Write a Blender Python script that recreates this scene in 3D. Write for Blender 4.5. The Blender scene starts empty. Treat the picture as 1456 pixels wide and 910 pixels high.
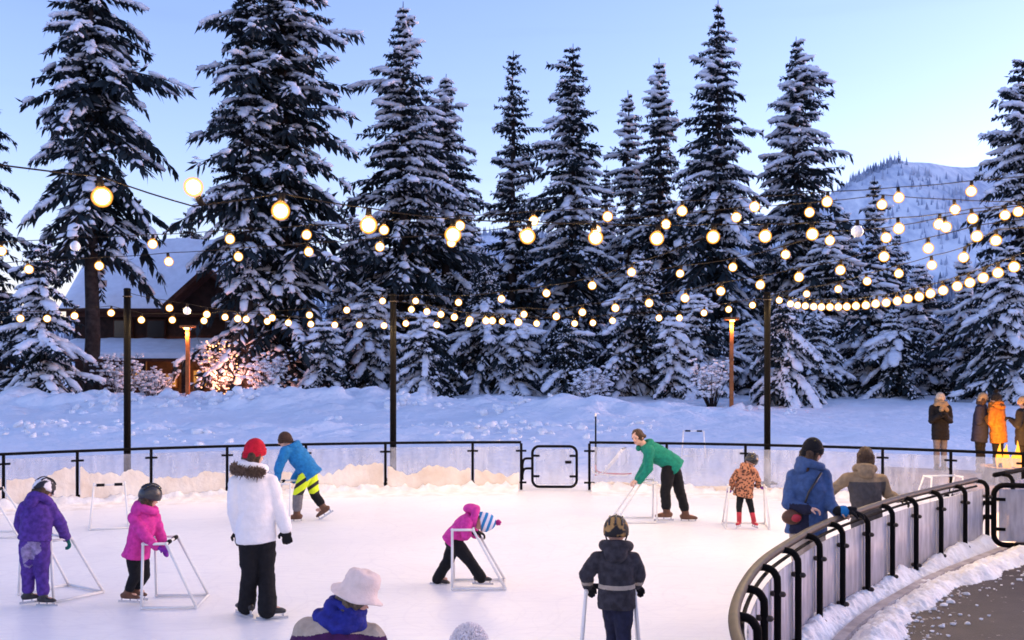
import bpy, math, random
import numpy as np
from mathutils import Vector, Matrix

# ------------------------------------------------------------------ camera, sky, sun, exposure
SC = bpy.context.scene
COL = SC.collection
F, CX, HY, H = 1415.0, 728.0, 518.0, 2.38          # focal length in photo pixels, principal x, horizon y, eye height

cam_d = bpy.data.cameras.new('camera'); cam = bpy.data.objects.new('camera', cam_d); COL.objects.link(cam)
cam.location = (0, 0, H); cam.rotation_euler = (math.radians(90), 0, 0)
cam_d.sensor_width = 36; cam_d.lens = F / 1456 * 36; cam_d.shift_y = (HY - 455) / 1456
cam_d.clip_start = 0.05; cam_d.clip_end = 9000
SC.camera = cam

SUN_EL, SUN_ROT = 7.0, 72.0
W = bpy.data.worlds.new('World'); SC.world = W; W.use_nodes = True
nt = W.node_tree; nt.nodes.clear()
sky = nt.nodes.new('ShaderNodeTexSky'); sky.sky_type = 'NISHITA'; sky.sun_disc = False
sky.sun_elevation = math.radians(SUN_EL); sky.sun_rotation = math.radians(SUN_ROT)
sky.air_density = 1.0; sky.dust_density = 0.5; sky.ozone_density = 3.4
mul = nt.nodes.new('ShaderNodeMix'); mul.data_type = 'RGBA'; mul.blend_type = 'MULTIPLY'
mul.inputs[0].default_value = 1.0; mul.inputs[7].default_value = (1.74, 1.15, 1.30, 1)
bg = nt.nodes.new('ShaderNodeBackground'); bg.inputs[1].default_value = 0.15
wo = nt.nodes.new('ShaderNodeOutputWorld')
tcw = nt.nodes.new('ShaderNodeTexCoord'); mpw = nt.nodes.new('ShaderNodeMapping'); mpw.inputs['Scale'].default_value = (1.6, 1.6, 26); mpw.inputs['Location'].default_value = (.4, 0, 3.1)
nzw = nt.nodes.new('ShaderNodeTexNoise'); nzw.inputs['Scale'].default_value = 1.0; nzw.inputs['Detail'].default_value = 5
mrw = nt.nodes.new('ShaderNodeMapRange'); mrw.inputs[1].default_value = .56; mrw.inputs[2].default_value = .78; mrw.inputs[3].default_value = 0; mrw.inputs[4].default_value = .16
mcw = nt.nodes.new('ShaderNodeMix'); mcw.data_type = 'RGBA'; mcw.blend_type = 'MULTIPLY'; mcw.inputs[7].default_value = (.62, .60, .66, 1)
nt.links.new(tcw.outputs['Generated'], mpw.inputs[0]); nt.links.new(mpw.outputs[0], nzw.inputs[0]); nt.links.new(nzw.outputs['Fac'], mrw.inputs[0]); nt.links.new(mrw.outputs[0], mcw.inputs[0])
nt.links.new(sky.outputs[0], mul.inputs[6]); nt.links.new(mul.outputs[2], mcw.inputs[6]); nt.links.new(mcw.outputs[2], bg.inputs[0]); nt.links.new(bg.outputs[0], wo.inputs[0])

sun_d = bpy.data.lights.new('sun', 'SUN'); sun = bpy.data.objects.new('sun', sun_d); COL.objects.link(sun)
sun_d.energy = 0.12; sun_d.angle = math.radians(25); sun_d.color = (0.75, 0.85, 1.0)
a_, e_ = math.radians(SUN_ROT), math.radians(12)
sun.rotation_euler = Vector((-math.sin(a_) * math.cos(e_), -math.cos(a_) * math.cos(e_), -math.sin(e_))).to_track_quat('-Z', 'Y').to_euler()

SC.view_settings.view_transform = 'Standard'; SC.view_settings.look = 'None'
SC.view_settings.exposure = 1.55; SC.view_settings.gamma = 1.0
SC.render.engine = 'CYCLES'
SC.cycles.use_denoising = True
SC.cycles.max_bounces = 6; SC.cycles.transparent_max_bounces = 12
SC.cycles.sample_clamp_indirect = 6.0
SC.cycles.filter_width = 1.7
BULB_W = 50.0

random.seed(7)
RNG = np.random.default_rng(7)

# ------------------------------------------------------------------ helpers
def P(x, y, d): return Vector(((x - CX) / F * d, d, H - (y - HY) / F * d))
def G(x, y, z=0.0): return P(x, y, (H - z) * F / (y - HY))

def hash3(ix, iy, iz, seed):
    h = (ix.astype(np.int64) * 374761393 + iy.astype(np.int64) * 668265263 + iz.astype(np.int64) * 1274126177 + seed * 974634777) & 0x7fffffff
    h = (h ^ (h >> 13)) * 1274126177 & 0x7fffffff
    h = (h ^ (h >> 16)) & 0x7fffffff
    return (h % 65536) / 65535.0
def vnoise(p, seed=0):
    p = np.asarray(p, float)
    i = np.floor(p).astype(np.int64); f = p - i; f = f * f * (3 - 2 * f)
    r = 0
    for dx in (0, 1):
        for dy in (0, 1):
            for dz in (0, 1):
                w = (f[:, 0] if dx else 1 - f[:, 0]) * (f[:, 1] if dy else 1 - f[:, 1]) * (f[:, 2] if dz else 1 - f[:, 2])
                r = r + w * hash3(i[:, 0] + dx, i[:, 1] + dy, i[:, 2] + dz, seed)
    return r * 2 - 1
def fbm(p, oct=4, seed=0):
    p = np.asarray(p, float); r = 0; a = 1; s = 0
    for o in range(oct):
        r = r + a * vnoise(p * (2 ** o) + o * 17.3, seed + o); s += a; a *= .5
    return r / s

def frame(t, hint=Vector((0, 0, 1))):
    t = t.normalized()
    if abs(t.dot(hint)) > .98: hint = Vector((0, 1, 0)) if abs(t.y) < .9 else Vector((1, 0, 0))
    u = hint.cross(t).normalized(); v = t.cross(u).normalized()
    return u, v
def catmull(pts, n=8):
    pts = [Vector(p) for p in pts]; out = []
    q = [pts[0] * 2 - pts[1]] + pts + [pts[-1] * 2 - pts[-2]]
    for i in range(1, len(q) - 2):
        p0, p1, p2, p3 = q[i - 1:i + 3]
        for k in range(n):
            t = k / n
            out.append(.5 * ((2 * p1) + (p2 - p0) * t + (2 * p0 - 5 * p1 + 4 * p2 - p3) * t * t + (3 * p1 - p0 - 3 * p2 + p3) * t ** 3))
    out.append(pts[-1]); return out
def resample(pts, step):
    out = [pts[0].copy()]; acc = 0
    for a, b in zip(pts, pts[1:]):
        L = (b - a).length
        if L < 1e-6: continue
        t = step - acc
        while t <= L:
            out.append(a.lerp(b, t / L)); t += step
        acc = L - (t - step)
    return out

def root_origin(o):
    while o.parent: o = o.parent
    return o.location

class MB:
    def __init__(s): s.v = []; s.f = []; s.m = []
    def add(s, vs, fs, m=0):
        o = len(s.v); s.v += [tuple(v) for v in vs]; s.f += [tuple(i + o for i in f) for f in fs]; s.m += [m] * len(fs)
        return s
    def rings(s, rings, cap=True, m=0, closed=False):
        n = len(rings[0]); vs = [p for r in rings for p in r]; fs = []
        for i in range(len(rings) - 1):
            for k in range(n):
                k2 = (k + 1) % n
                fs.append((i * n + k, i * n + k2, (i + 1) * n + k2, (i + 1) * n + k))
        if cap:
            fs.append(tuple(range(n))[::-1]); fs.append(tuple(range((len(rings) - 1) * n, len(rings) * n)))
        return s.add(vs, fs, m)
    def tube(s, pts, r, n=8, m=0, cap=True):
        pts = [Vector(p) for p in pts]
        rr = r if hasattr(r, '__len__') else [r] * len(pts)
        R = []; u = None
        for i, p in enumerate(pts):
            t = (pts[min(i + 1, len(pts) - 1)] - pts[max(i - 1, 0)]).normalized()
            if u is None: u, v = frame(t)
            else:
                u = (u - t * u.dot(t)).normalized(); v = t.cross(u)
            R.append([p + (u * math.cos(2 * math.pi * k / n) + v * math.sin(2 * math.pi * k / n)) * rr[i] for k in range(n)])
        return s.rings(R, cap, m)
    def capsule(s, a, b, ra, rb, n=12, m=0):
        a, b = Vector(a), Vector(b); t = (b - a)
        if t.length < 1e-5: t = Vector((0, 0, 1e-4))
        t.normalize(); u, v = frame(t); R = []
        prof = [(a, ra, -math.cos(x), math.sin(x)) for x in (0.25, .7, 1.15)] + [(a, ra, 0, 1), (b, rb, 0, 1)] + [(b, rb, math.cos(x), math.sin(x)) for x in (1.15, .7, .25)]
        for c, r, h, w in prof:
            R.append([c + t * (h * r) + (u * math.cos(2 * math.pi * k / n) + v * math.sin(2 * math.pi * k / n)) * (r * w) for k in range(n)])
        return s.rings(R, True, m)
    def limb(s, pts, rad, n=12, m=0):
        for i in range(len(pts) - 1): s.capsule(pts[i], pts[i + 1], rad[i], rad[i + 1], n, m)
        return s
    def ell(s, c, ax, n=14, k=8, m=0):
        c = Vector(c); R = []
        for i in range(k + 1):
            th = .08 + (math.pi - .16) * i / k
            R.append([c + ax[0] * (math.sin(th) * math.cos(2 * math.pi * j / n)) + ax[1] * (math.sin(th) * math.sin(2 * math.pi * j / n)) - ax[2] * math.cos(th) for j in range(n)])
        return s.rings(R, True, m)
    def loft(s, cs, rx, ry, rights, n=20, m=0):
        R = []
        for i, c in enumerate(cs):
            t = (cs[min(i + 1, len(cs) - 1)] - cs[max(i - 1, 0)]).normalized()
            r = rights[i] if isinstance(rights, list) else rights
            r = (r - t * r.dot(t)).normalized(); fw = t.cross(r)
            R.append([c + r * (rx[i] * math.cos(2 * math.pi * k / n)) + fw * (ry[i] * math.sin(2 * math.pi * k / n)) for k in range(n)])
        return s.rings(R, True, m)
    def box(s, c, sx, sy, sz, rz=0, m=0):
        c = Vector(c); M = Matrix.Rotation(rz, 3, 'Z')
        vs = [c + M @ Vector((x * sx / 2, y * sy / 2, z * sz / 2)) for z in (-1, 1) for x, y in ((-1, -1), (1, -1), (1, 1), (-1, 1))]
        return s.add(vs, [(3, 2, 1, 0), (4, 5, 6, 7), (0, 1, 5, 4), (1, 2, 6, 5), (2, 3, 7, 6), (3, 0, 4, 7)], m)
    def slab(s, quad, th, m=0):
        q = [Vector(p) for p in quad]; n = (q[1] - q[0]).cross(q[3] - q[0]).normalized() * th
        vs = q + [p + n for p in q]
        return s.add(vs, [(3, 2, 1, 0), (4, 5, 6, 7), (0, 1, 5, 4), (1, 2, 6, 5), (2, 3, 7, 6), (3, 0, 4, 7)], m)
    def mesh(s, name, mats, origin=Vector((0, 0, 0)), smooth=True):
        me = bpy.data.meshes.new(name)
        me.from_pydata([(v[0] - origin.x, v[1] - origin.y, v[2] - origin.z) for v in s.v], [], s.f)
        for m in mats: me.materials.append(m)
        if len(mats) > 1: me.polygons.foreach_set('material_index', s.m)
        me.polygons.foreach_set('use_smooth', [smooth] * len(s.f)); me.update()
        return me
    def build(s, name, mats, parent=None, smooth=True):
        mats = mats if isinstance(mats, (list, tuple)) else [mats]
        o = root_origin(parent) if parent else Vector((0, 0, 0))
        ob = bpy.data.objects.new(name, s.mesh(name, mats, o, smooth)); COL.objects.link(ob)
        if parent: ob.parent = parent
        return ob
def npmesh(name, V, Fa, mats, midx=None, smooth=True):
    me = bpy.data.meshes.new(name); V = np.asarray(V, np.float32); Fa = np.asarray(Fa, np.int32); n, k = Fa.shape
    me.vertices.add(len(V)); me.vertices.foreach_set('co', V.ravel())
    me.loops.add(n * k); me.loops.foreach_set('vertex_index', Fa.ravel())
    me.polygons.add(n); me.polygons.foreach_set('loop_start', np.arange(n, dtype=np.int32) * k)
    try: me.polygons.foreach_set('loop_total', np.full(n, k, np.int32))
    except Exception: pass
    for m in mats: me.materials.append(m)
    if midx is not None: me.polygons.foreach_set('material_index', np.asarray(midx, np.int32))
    me.polygons.foreach_set('use_smooth', np.full(n, smooth, bool))
    me.update(calc_edges=True); return me
def link(name, me, parent=None, loc=None):
    ob = bpy.data.objects.new(name, me); COL.objects.link(ob)
    if loc is not None: ob.location = loc
    if parent: ob.parent = parent
    return ob
def tag(o, label, cat, group=None):
    o['label'] = label; o['category'] = cat
    if group: o['group'] = group
    return o
def kind(o, k, label=None):
    o['kind'] = k
    if label: o['label'] = label
    return o
def thing(name, label, cat, loc=(0, 0, 0), group=None):
    o = bpy.data.objects.new(name, None); COL.objects.link(o); o.location = Vector(loc); o.empty_display_size = .2
    return tag(o, label, cat, group)

# ------------------------------------------------------------------ materials
def mat(name, col, rough=.8, spec=.3, metal=0, noise=0, nscale=6, bump=0, bscale=40, col2=None, emit=None, es=0, coord='Object', detail=4, sub=0):
    m = bpy.data.materials.new(name); m.use_nodes = True; t = m.node_tree; b = t.nodes['Principled BSDF']
    b.inputs['Base Color'].default_value = (*col, 1); b.inputs['Roughness'].default_value = rough
    b.inputs['Specular IOR Level'].default_value = spec; b.inputs['Metallic'].default_value = metal
    tc = t.nodes.new('ShaderNodeTexCoord')
    if noise or col2:
        n = t.nodes.new('ShaderNodeTexNoise'); n.inputs['Scale'].default_value = nscale; n.inputs['Detail'].default_value = detail
        t.links.new(tc.outputs[coord], n.inputs['Vector'])
        r = t.nodes.new('ShaderNodeValToRGB'); c2 = col2 or tuple(c * (1 - noise) for c in col)
        r.color_ramp.elements[0].color = (*c2, 1); r.color_ramp.elements[1].color = (*col, 1)
        r.color_ramp.elements[0].position = .35; r.color_ramp.elements[1].position = .65
        t.links.new(n.outputs['Fac'], r.inputs[0]); t.links.new(r.outputs[0], b.inputs['Base Color'])
    if bump:
        n = t.nodes.new('ShaderNodeTexNoise'); n.inputs['Scale'].default_value = bscale; n.inputs['Detail'].default_value = 5
        t.links.new(tc.outputs[coord], n.inputs['Vector'])
        bp = t.nodes.new('ShaderNodeBump'); bp.inputs['Strength'].default_value = bump; bp.inputs['Distance'].default_value = .02
        t.links.new(n.outputs['Fac'], bp.inputs['Height']); t.links.new(bp.outputs[0], b.inputs['Normal'])
    if emit:
        b.inputs['Emission Color'].default_value = (*emit, 1); b.inputs['Emission Strength'].default_value = es
    return m
def fab(name, col, noise=.25, rough=.85): return mat(name, col, rough, .2, noise=noise, nscale=22, bump=.35, bscale=90)

M = {}
M['snow'] = mat('snow', (.86, .87, .90), .75, .25, noise=.06, nscale=.6, bump=.5, bscale=3.0)
M['snow'].node_tree.nodes['Bump'].inputs['Distance'].default_value = .16; M['snow'].node_tree.nodes['Bump'].inputs['Strength'].default_value = .7
M['snow_near'] = mat('snow_near', (.86, .86, .88), .75, .25, col2=(.70, .68, .68), nscale=5, bump=.8, bscale=22)
M['snow_beige'] = mat('snow_beige', (.66, .55, .46), .8, .2, col2=(.80, .74, .68), nscale=2.2, bump=.7, bscale=18)  # beige snow with paler patches
M['snow_tree'] = mat('snow_tree', (.84, .85, .90), .8, .2, noise=.10, nscale=2)
M['needles'] = mat('needles', (.030, .042, .046), .75, .15, col2=(.012, .018, .022), nscale=1.2)
M['bark'] = mat('bark', (.060, .045, .040), .9, .1, noise=.5, nscale=4, bump=.8, bscale=14)
M['black_metal'] = mat('black_metal', (.0045, .004, .0045), .75, .08, noise=.3, nscale=14, bump=.05, bscale=60)
M['rail_metal'] = mat('rail_metal', (.05, .036, .032), .55, .3, 0, col2=(.025, .02, .02), nscale=9)
M['wire'] = mat('wire', (.014, .011, .010), .8, .1)
M['pvc'] = mat('pvc', (.78, .77, .76), .4, .4, noise=.08, nscale=8)
M['foam'] = mat('foam', (.012, .012, .014), .9, .1)
M['skin'] = mat('skin', (.62, .36, .27), .5, .4, noise=.10, nscale=30)
M['eye'] = mat('eye', (.02, .015, .012), .2, .5)
M['lips'] = mat('lips', (.42, .13, .12), .5, .3)
M['blade'] = mat('blade', (.55, .56, .60), .25, .5, .9)
M['hair'] = mat('hair', (.075, .04, .022), .6, .3, noise=.6, nscale=60, bump=.6, bscale=120)
M['hair_grey'] = mat('hair_grey', (.16, .12, .085), .6, .3, noise=.6, nscale=60, bump=.6, bscale=120)
M['wood_dark'] = mat('wood_dark', (.040, .020, .015), .8, .2, noise=.5, nscale=3, bump=.4, bscale=12)
M['wood_red'] = mat('wood_red', (.085, .032, .02), .8, .2, noise=.5, nscale=3)
M['wood_post'] = mat('wood_post', (.42, .15, .05), .7, .2, noise=.4, nscale=5, bump=.3, bscale=20)
M['kerb'] = mat('kerb', (.50, .45, .45), .85, .2, noise=.35, nscale=7, bump=.4, bscale=40)
M['stone'] = mat('stone', (.11, .085, .075), .85, .2, noise=.5, nscale=5, bump=.7, bscale=14)
M['patio'] = mat('patio', (.36, .34, .37), .85, .2, noise=.4, nscale=1.1, bump=.4, bscale=9)

def ice_mat():
    m = bpy.data.materials.new('ice'); m.use_nodes = True; t = m.node_tree; b = t.nodes['Principled BSDF']
    tc = t.nodes.new('ShaderNodeTexCoord')
    n1 = t.nodes.new('ShaderNodeTexNoise'); n1.inputs['Scale'].default_value = .55; n1.inputs['Detail'].default_value = 6
    mp = t.nodes.new('ShaderNodeMapping'); mp.inputs['Scale'].default_value = (1.2, 9, 1); mp.inputs['Rotation'].default_value = (0, 0, .12)
    n2 = t.nodes.new('ShaderNodeTexNoise'); n2.inputs['Scale'].default_value = 2.2; n2.inputs['Detail'].default_value = 8; n2.inputs['Roughness'].default_value = .7
    t.links.new(tc.outputs['Object'], n1.inputs[0]); t.links.new(tc.outputs['Object'], mp.inputs[0]); t.links.new(mp.outputs[0], n2.inputs[0])
    r = t.nodes.new('ShaderNodeValToRGB'); r.color_ramp.elements[0].color = (.75, .755, .80, 1); r.color_ramp.elements[1].color = (.88, .88, .89, 1)
    r.color_ramp.elements[0].position = .3; r.color_ramp.elements[1].position = .6
    ad = t.nodes.new('ShaderNodeMath'); ad.operation = 'ADD'; ad.inputs[1].default_value = 0
    mm = t.nodes.new('ShaderNodeMix'); mm.data_type = 'FLOAT'; mm.inputs[0].default_value = .5
    t.links.new(n1.outputs['Fac'], mm.inputs[2]); t.links.new(n2.outputs['Fac'], mm.inputs[3])
    t.links.new(mm.outputs[0], r.inputs[0]); t.links.new(r.outputs[0], b.inputs['Base Color'])
    b.inputs['Roughness'].default_value = .38; b.inputs['Specular IOR Level'].default_value = .4
    prev = r.outputs[0]
    for sc_, seed_, wd in ((.35, 3.0, .0035), (.6, 9.0, .004), (.22, 21.0, .0022), (1.1, 33.0, .006)):      # skate cuts: thin wandering lines
        mq = t.nodes.new('ShaderNodeMapping'); mq.inputs['Location'].default_value = (seed_, seed_ * 2, seed_); t.links.new(tc.outputs['Object'], mq.inputs[0])
        q = t.nodes.new('ShaderNodeTexNoise'); q.inputs['Scale'].default_value = sc_; q.inputs['Detail'].default_value = 1.2; t.links.new(mq.outputs[0], q.inputs[0])
        s1 = t.nodes.new('ShaderNodeMath'); s1.operation = 'PINGPONG'; s1.inputs[1].default_value = .03; t.links.new(q.outputs['Fac'], s1.inputs[0])
        s2 = t.nodes.new('ShaderNodeMapRange'); s2.inputs[1].default_value = 0; s2.inputs[2].default_value = wd; s2.inputs[3].default_value = .20; s2.inputs[4].default_value = 0; t.links.new(s1.outputs[0], s2.inputs[0])
        mk = t.nodes.new('ShaderNodeMix'); mk.data_type = 'RGBA'; mk.inputs[7].default_value = (.66, .66, .72, 1); t.links.new(s2.outputs[0], mk.inputs[0]); t.links.new(prev, mk.inputs[6]); prev = mk.outputs[2]
    t.links.new(prev, b.inputs['Base Color'])
    bp = t.nodes.new('ShaderNodeBump'); bp.inputs['Strength'].default_value = .25; bp.inputs['Distance'].default_value = .01
    t.links.new(n2.outputs['Fac'], bp.inputs['Height']); t.links.new(bp.outputs[0], b.inputs['Normal'])
    return m
M['ice'] = ice_mat()

def glass_mat(name, col, lo, hi, scale, streak=3.0):
    """frosted, splashed acrylic: part clear, part scattering"""
    m = bpy.data.materials.new(name); m.use_nodes = True; t = m.node_tree; t.nodes.clear()
    out = t.nodes.new('ShaderNodeOutputMaterial'); tc = t.nodes.new('ShaderNodeTexCoord')
    mp = t.nodes.new('ShaderNodeMapping'); mp.inputs['Scale'].default_value = (streak, streak, 1)
    n = t.nodes.new('ShaderNodeTexNoise'); n.inputs['Scale'].default_value = scale; n.inputs['Detail'].default_value = 3.5; n.inputs['Roughness'].default_value = .55
    t.links.new(tc.outputs['Object'], mp.inputs[0]); t.links.new(mp.outputs[0], n.inputs[0])
    mr = t.nodes.new('ShaderNodeMapRange'); mr.inputs[1].default_value = .3; mr.inputs[2].default_value = .7; mr.inputs[3].default_value = lo; mr.inputs[4].default_value = hi
    t.links.new(n.outputs['Fac'], mr.inputs[0])
    tr = t.nodes.new('ShaderNodeBsdfTransparent'); tr.inputs[0].default_value = (.93, .94, .97, 1)
    b = t.nodes.new('ShaderNodeBsdfPrincipled'); b.inputs['Base Color'].default_value = (*col, 1); b.inputs['Roughness'].default_value = .55
    rc = t.nodes.new('ShaderNodeValToRGB'); rc.color_ramp.elements[0].color = (*[c * .72 for c in col], 1); rc.color_ramp.elements[1].color = (*[min(.9, c * 1.18) for c in col], 1); rc.color_ramp.elements[0].position = .32; rc.color_ramp.elements[1].position = .68
    m3 = t.nodes.new('ShaderNodeMapping'); m3.inputs['Scale'].default_value = (9, 9, 1.4); n3 = t.nodes.new('ShaderNodeTexNoise'); n3.inputs['Scale'].default_value = 1.5; n3.inputs['Detail'].default_value = 5
    t.links.new(tc.outputs['Object'], m3.inputs[0]); t.links.new(m3.outputs[0], n3.inputs[0]); t.links.new(n3.outputs['Fac'], rc.inputs[0]); t.links.new(rc.outputs[0], b.inputs['Base Color'])
    mx = t.nodes.new('ShaderNodeMixShader')
    t.links.new(mr.outputs[0], mx.inputs[0]); t.links.new(tr.outputs[0], mx.inputs[1]); t.links.new(b.outputs[0], mx.inputs[2]); t.links.new(mx.outputs[0], out.inputs[0])
    return m
M['glass_far'] = glass_mat('glass_far', (.62, .63, .70), .13, .42, 1.6, 1.5)
M['glass_near'] = glass_mat('glass_near', (.46, .44, .50), .72, .96, 5, 2.5)

def paving_mat():
    m = mat('asphalt', (.050, .035, .034), .6, .35, noise=.45, nscale=3, bump=.5, bscale=70)
    t = m.node_tree; b = t.nodes['Principled BSDF']; old = b.inputs['Base Color'].links[0].from_socket
    tc = t.nodes.new('ShaderNodeTexCoord')
    v = t.nodes.new('ShaderNodeTexNoise'); v.inputs['Scale'].default_value = 16; v.inputs['Detail'].default_value = 3
    v2 = t.nodes.new('ShaderNodeTexNoise'); v2.inputs['Scale'].default_value = 1.6
    t.links.new(tc.outputs['Object'], v.inputs[0]); t.links.new(tc.outputs['Object'], v2.inputs[0])
    ad = t.nodes.new('ShaderNodeMath'); ad.operation = 'MULTIPLY_ADD'; ad.inputs[1].default_value = .35
    t.links.new(v2.outputs['Fac'], ad.inputs[0]); t.links.new(v.outputs['Fac'], ad.inputs[2])
    r = t.nodes.new('ShaderNodeValToRGB'); r.color_ramp.elements[0].position = .86; r.color_ramp.elements[1].position = .93
    t.links.new(ad.outputs[0], r.inputs[0])
    mx = t.nodes.new('ShaderNodeMix'); mx.data_type = 'RGBA'; mx.inputs[7].default_value = (.6, .56, .54, 1)
    t.links.new(r.outputs[0], mx.inputs[0]); t.links.new(old, mx.inputs[6]); t.links.new(mx.outputs[2], b.inputs['Base Color'])
    return m
M['asphalt'] = paving_mat()

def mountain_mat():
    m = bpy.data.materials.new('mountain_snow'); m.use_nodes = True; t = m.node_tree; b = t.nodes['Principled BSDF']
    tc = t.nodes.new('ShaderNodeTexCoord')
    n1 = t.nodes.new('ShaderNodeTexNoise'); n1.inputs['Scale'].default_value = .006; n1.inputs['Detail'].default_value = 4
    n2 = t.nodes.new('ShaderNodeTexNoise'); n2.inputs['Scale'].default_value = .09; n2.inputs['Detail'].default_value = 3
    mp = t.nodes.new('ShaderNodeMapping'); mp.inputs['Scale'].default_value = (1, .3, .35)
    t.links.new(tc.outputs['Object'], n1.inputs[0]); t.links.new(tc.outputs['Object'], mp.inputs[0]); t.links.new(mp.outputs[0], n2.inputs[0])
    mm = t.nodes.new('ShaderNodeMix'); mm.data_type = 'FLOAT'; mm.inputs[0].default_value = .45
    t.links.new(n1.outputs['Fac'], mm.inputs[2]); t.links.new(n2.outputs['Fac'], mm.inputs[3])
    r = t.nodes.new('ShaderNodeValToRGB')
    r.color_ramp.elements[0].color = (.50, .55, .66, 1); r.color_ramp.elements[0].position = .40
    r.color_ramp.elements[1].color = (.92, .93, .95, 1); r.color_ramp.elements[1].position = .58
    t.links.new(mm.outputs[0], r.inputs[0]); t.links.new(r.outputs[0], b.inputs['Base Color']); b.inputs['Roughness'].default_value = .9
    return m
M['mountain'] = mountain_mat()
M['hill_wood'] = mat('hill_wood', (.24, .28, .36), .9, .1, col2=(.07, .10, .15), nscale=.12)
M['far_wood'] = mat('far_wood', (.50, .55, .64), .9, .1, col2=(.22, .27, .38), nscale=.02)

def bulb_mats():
    g = bpy.data.materials.new('bulb_glass_bloom'); g.use_nodes = True; t = g.node_tree; t.nodes.clear()
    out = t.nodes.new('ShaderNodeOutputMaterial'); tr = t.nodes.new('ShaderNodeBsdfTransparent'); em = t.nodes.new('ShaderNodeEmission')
    em.inputs[0].default_value = (1.0, .36, .05, 1); em.inputs[1].default_value = .55  # faint orange emission put into the globe shell to imitate bloom
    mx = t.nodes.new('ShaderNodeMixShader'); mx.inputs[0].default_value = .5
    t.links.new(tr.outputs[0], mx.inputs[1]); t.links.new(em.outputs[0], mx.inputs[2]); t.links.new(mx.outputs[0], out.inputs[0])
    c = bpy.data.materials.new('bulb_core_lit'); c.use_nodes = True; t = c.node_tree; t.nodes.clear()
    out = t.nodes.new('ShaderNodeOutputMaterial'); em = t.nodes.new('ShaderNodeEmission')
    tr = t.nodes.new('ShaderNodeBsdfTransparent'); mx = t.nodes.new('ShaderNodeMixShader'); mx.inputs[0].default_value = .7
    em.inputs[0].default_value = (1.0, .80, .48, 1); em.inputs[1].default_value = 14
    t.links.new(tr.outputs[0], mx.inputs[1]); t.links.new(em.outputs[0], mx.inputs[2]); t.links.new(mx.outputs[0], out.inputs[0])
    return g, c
M['bulb_glass_halo'], M['bulb_core'] = bulb_mats()
M['bulb_halo'] = M['bulb_glass_halo'].copy(); M['bulb_halo'].node_tree.nodes['Emission'].inputs[0].default_value = (1, .52, .12, 1); M['bulb_halo'].node_tree.nodes['Emission'].inputs[1].default_value = 1.3  # middle shell, an added orange halo imitating bloom
M['bulb_off'] = mat('bulb_glass_off', (.75, .76, .80), .25, .5)
def emit_mat(name, col, s):
    m = bpy.data.materials.new(name); m.use_nodes = True; t = m.node_tree; t.nodes.clear()
    out = t.nodes.new('ShaderNodeOutputMaterial'); em = t.nodes.new('ShaderNodeEmission')
    em.inputs[0].default_value = (*col, 1); em.inputs[1].default_value = s; t.links.new(em.outputs[0], out.inputs[0]); return m
M['fairy'] = emit_mat('fairy_light', (1, .40, .18), 1.8)
M['flame'] = emit_mat('flame', (1, .33, .035), 1.0)
M['window_warm'] = emit_mat('window_warm', (1, .42, .10), .22)
M['lamp_warm'] = emit_mat('lamp_warm', (1, .6, .2), 4)
def point(name, loc, w, col, rad, parent=None):
    l = bpy.data.lights.new(name, 'POINT'); l.energy = w; l.color = col; l.shadow_soft_size = rad
    o = bpy.data.objects.new(name, l); COL.objects.link(o)
    o.location = loc if parent is None else loc - root_origin(parent)
    if parent: o.parent = parent
    return o

# ------------------------------------------------------------------ rink plan
RC = Vector((0.1, 3.4, 0)); RR = 15.5
def arc(x, off=0.0):
    """point of the far boards (plan) that photo column x looks at"""
    k = (x - CX) / F; a = 1 + k * k; b = -2 * (k * RC.x + RC.y); c = RC.x ** 2 + RC.y ** 2 - (RR + off) ** 2
    d = (-b + math.sqrt(b * b - 4 * a * c)) / (2 * a)
    return Vector((k * d, d, 0))
def arc_th(p): return math.atan2(p.x - RC.x, p.y - RC.y)
def arc_pt(th, off=0, z=0): return Vector((RC.x + math.sin(th) * (RR + off), RC.y + math.cos(th) * (RR + off), z))
NEAR = resample(catmull([(2.6, 1.4, 0), (1.75, 2.3, 0), (1.28, 3.5, 0), (1.17, 4.6, 0), (1.22, 5.4, 0), (1.40, 6.2, 0), (1.76, 7.2, 0), (2.16, 8.0, 0), (2.88, 9.2, 0), (3.87, 10.5, 0), (4.6, 11.35, 0), (5.95, 12.75, 0)], 12), .02)
def near_frame(i):
    a = NEAR[max(i - 5, 0)]; b = NEAR[min(i + 5, len(NEAR) - 1)]; t = (b - a).normalized()
    return t, Vector((t.y, -t.x, 0))      # outward: towards the pavement
def near_off(i, off, z): return NEAR[i] + near_frame(i)[1] * off + Vector((0, 0, z))

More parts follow.
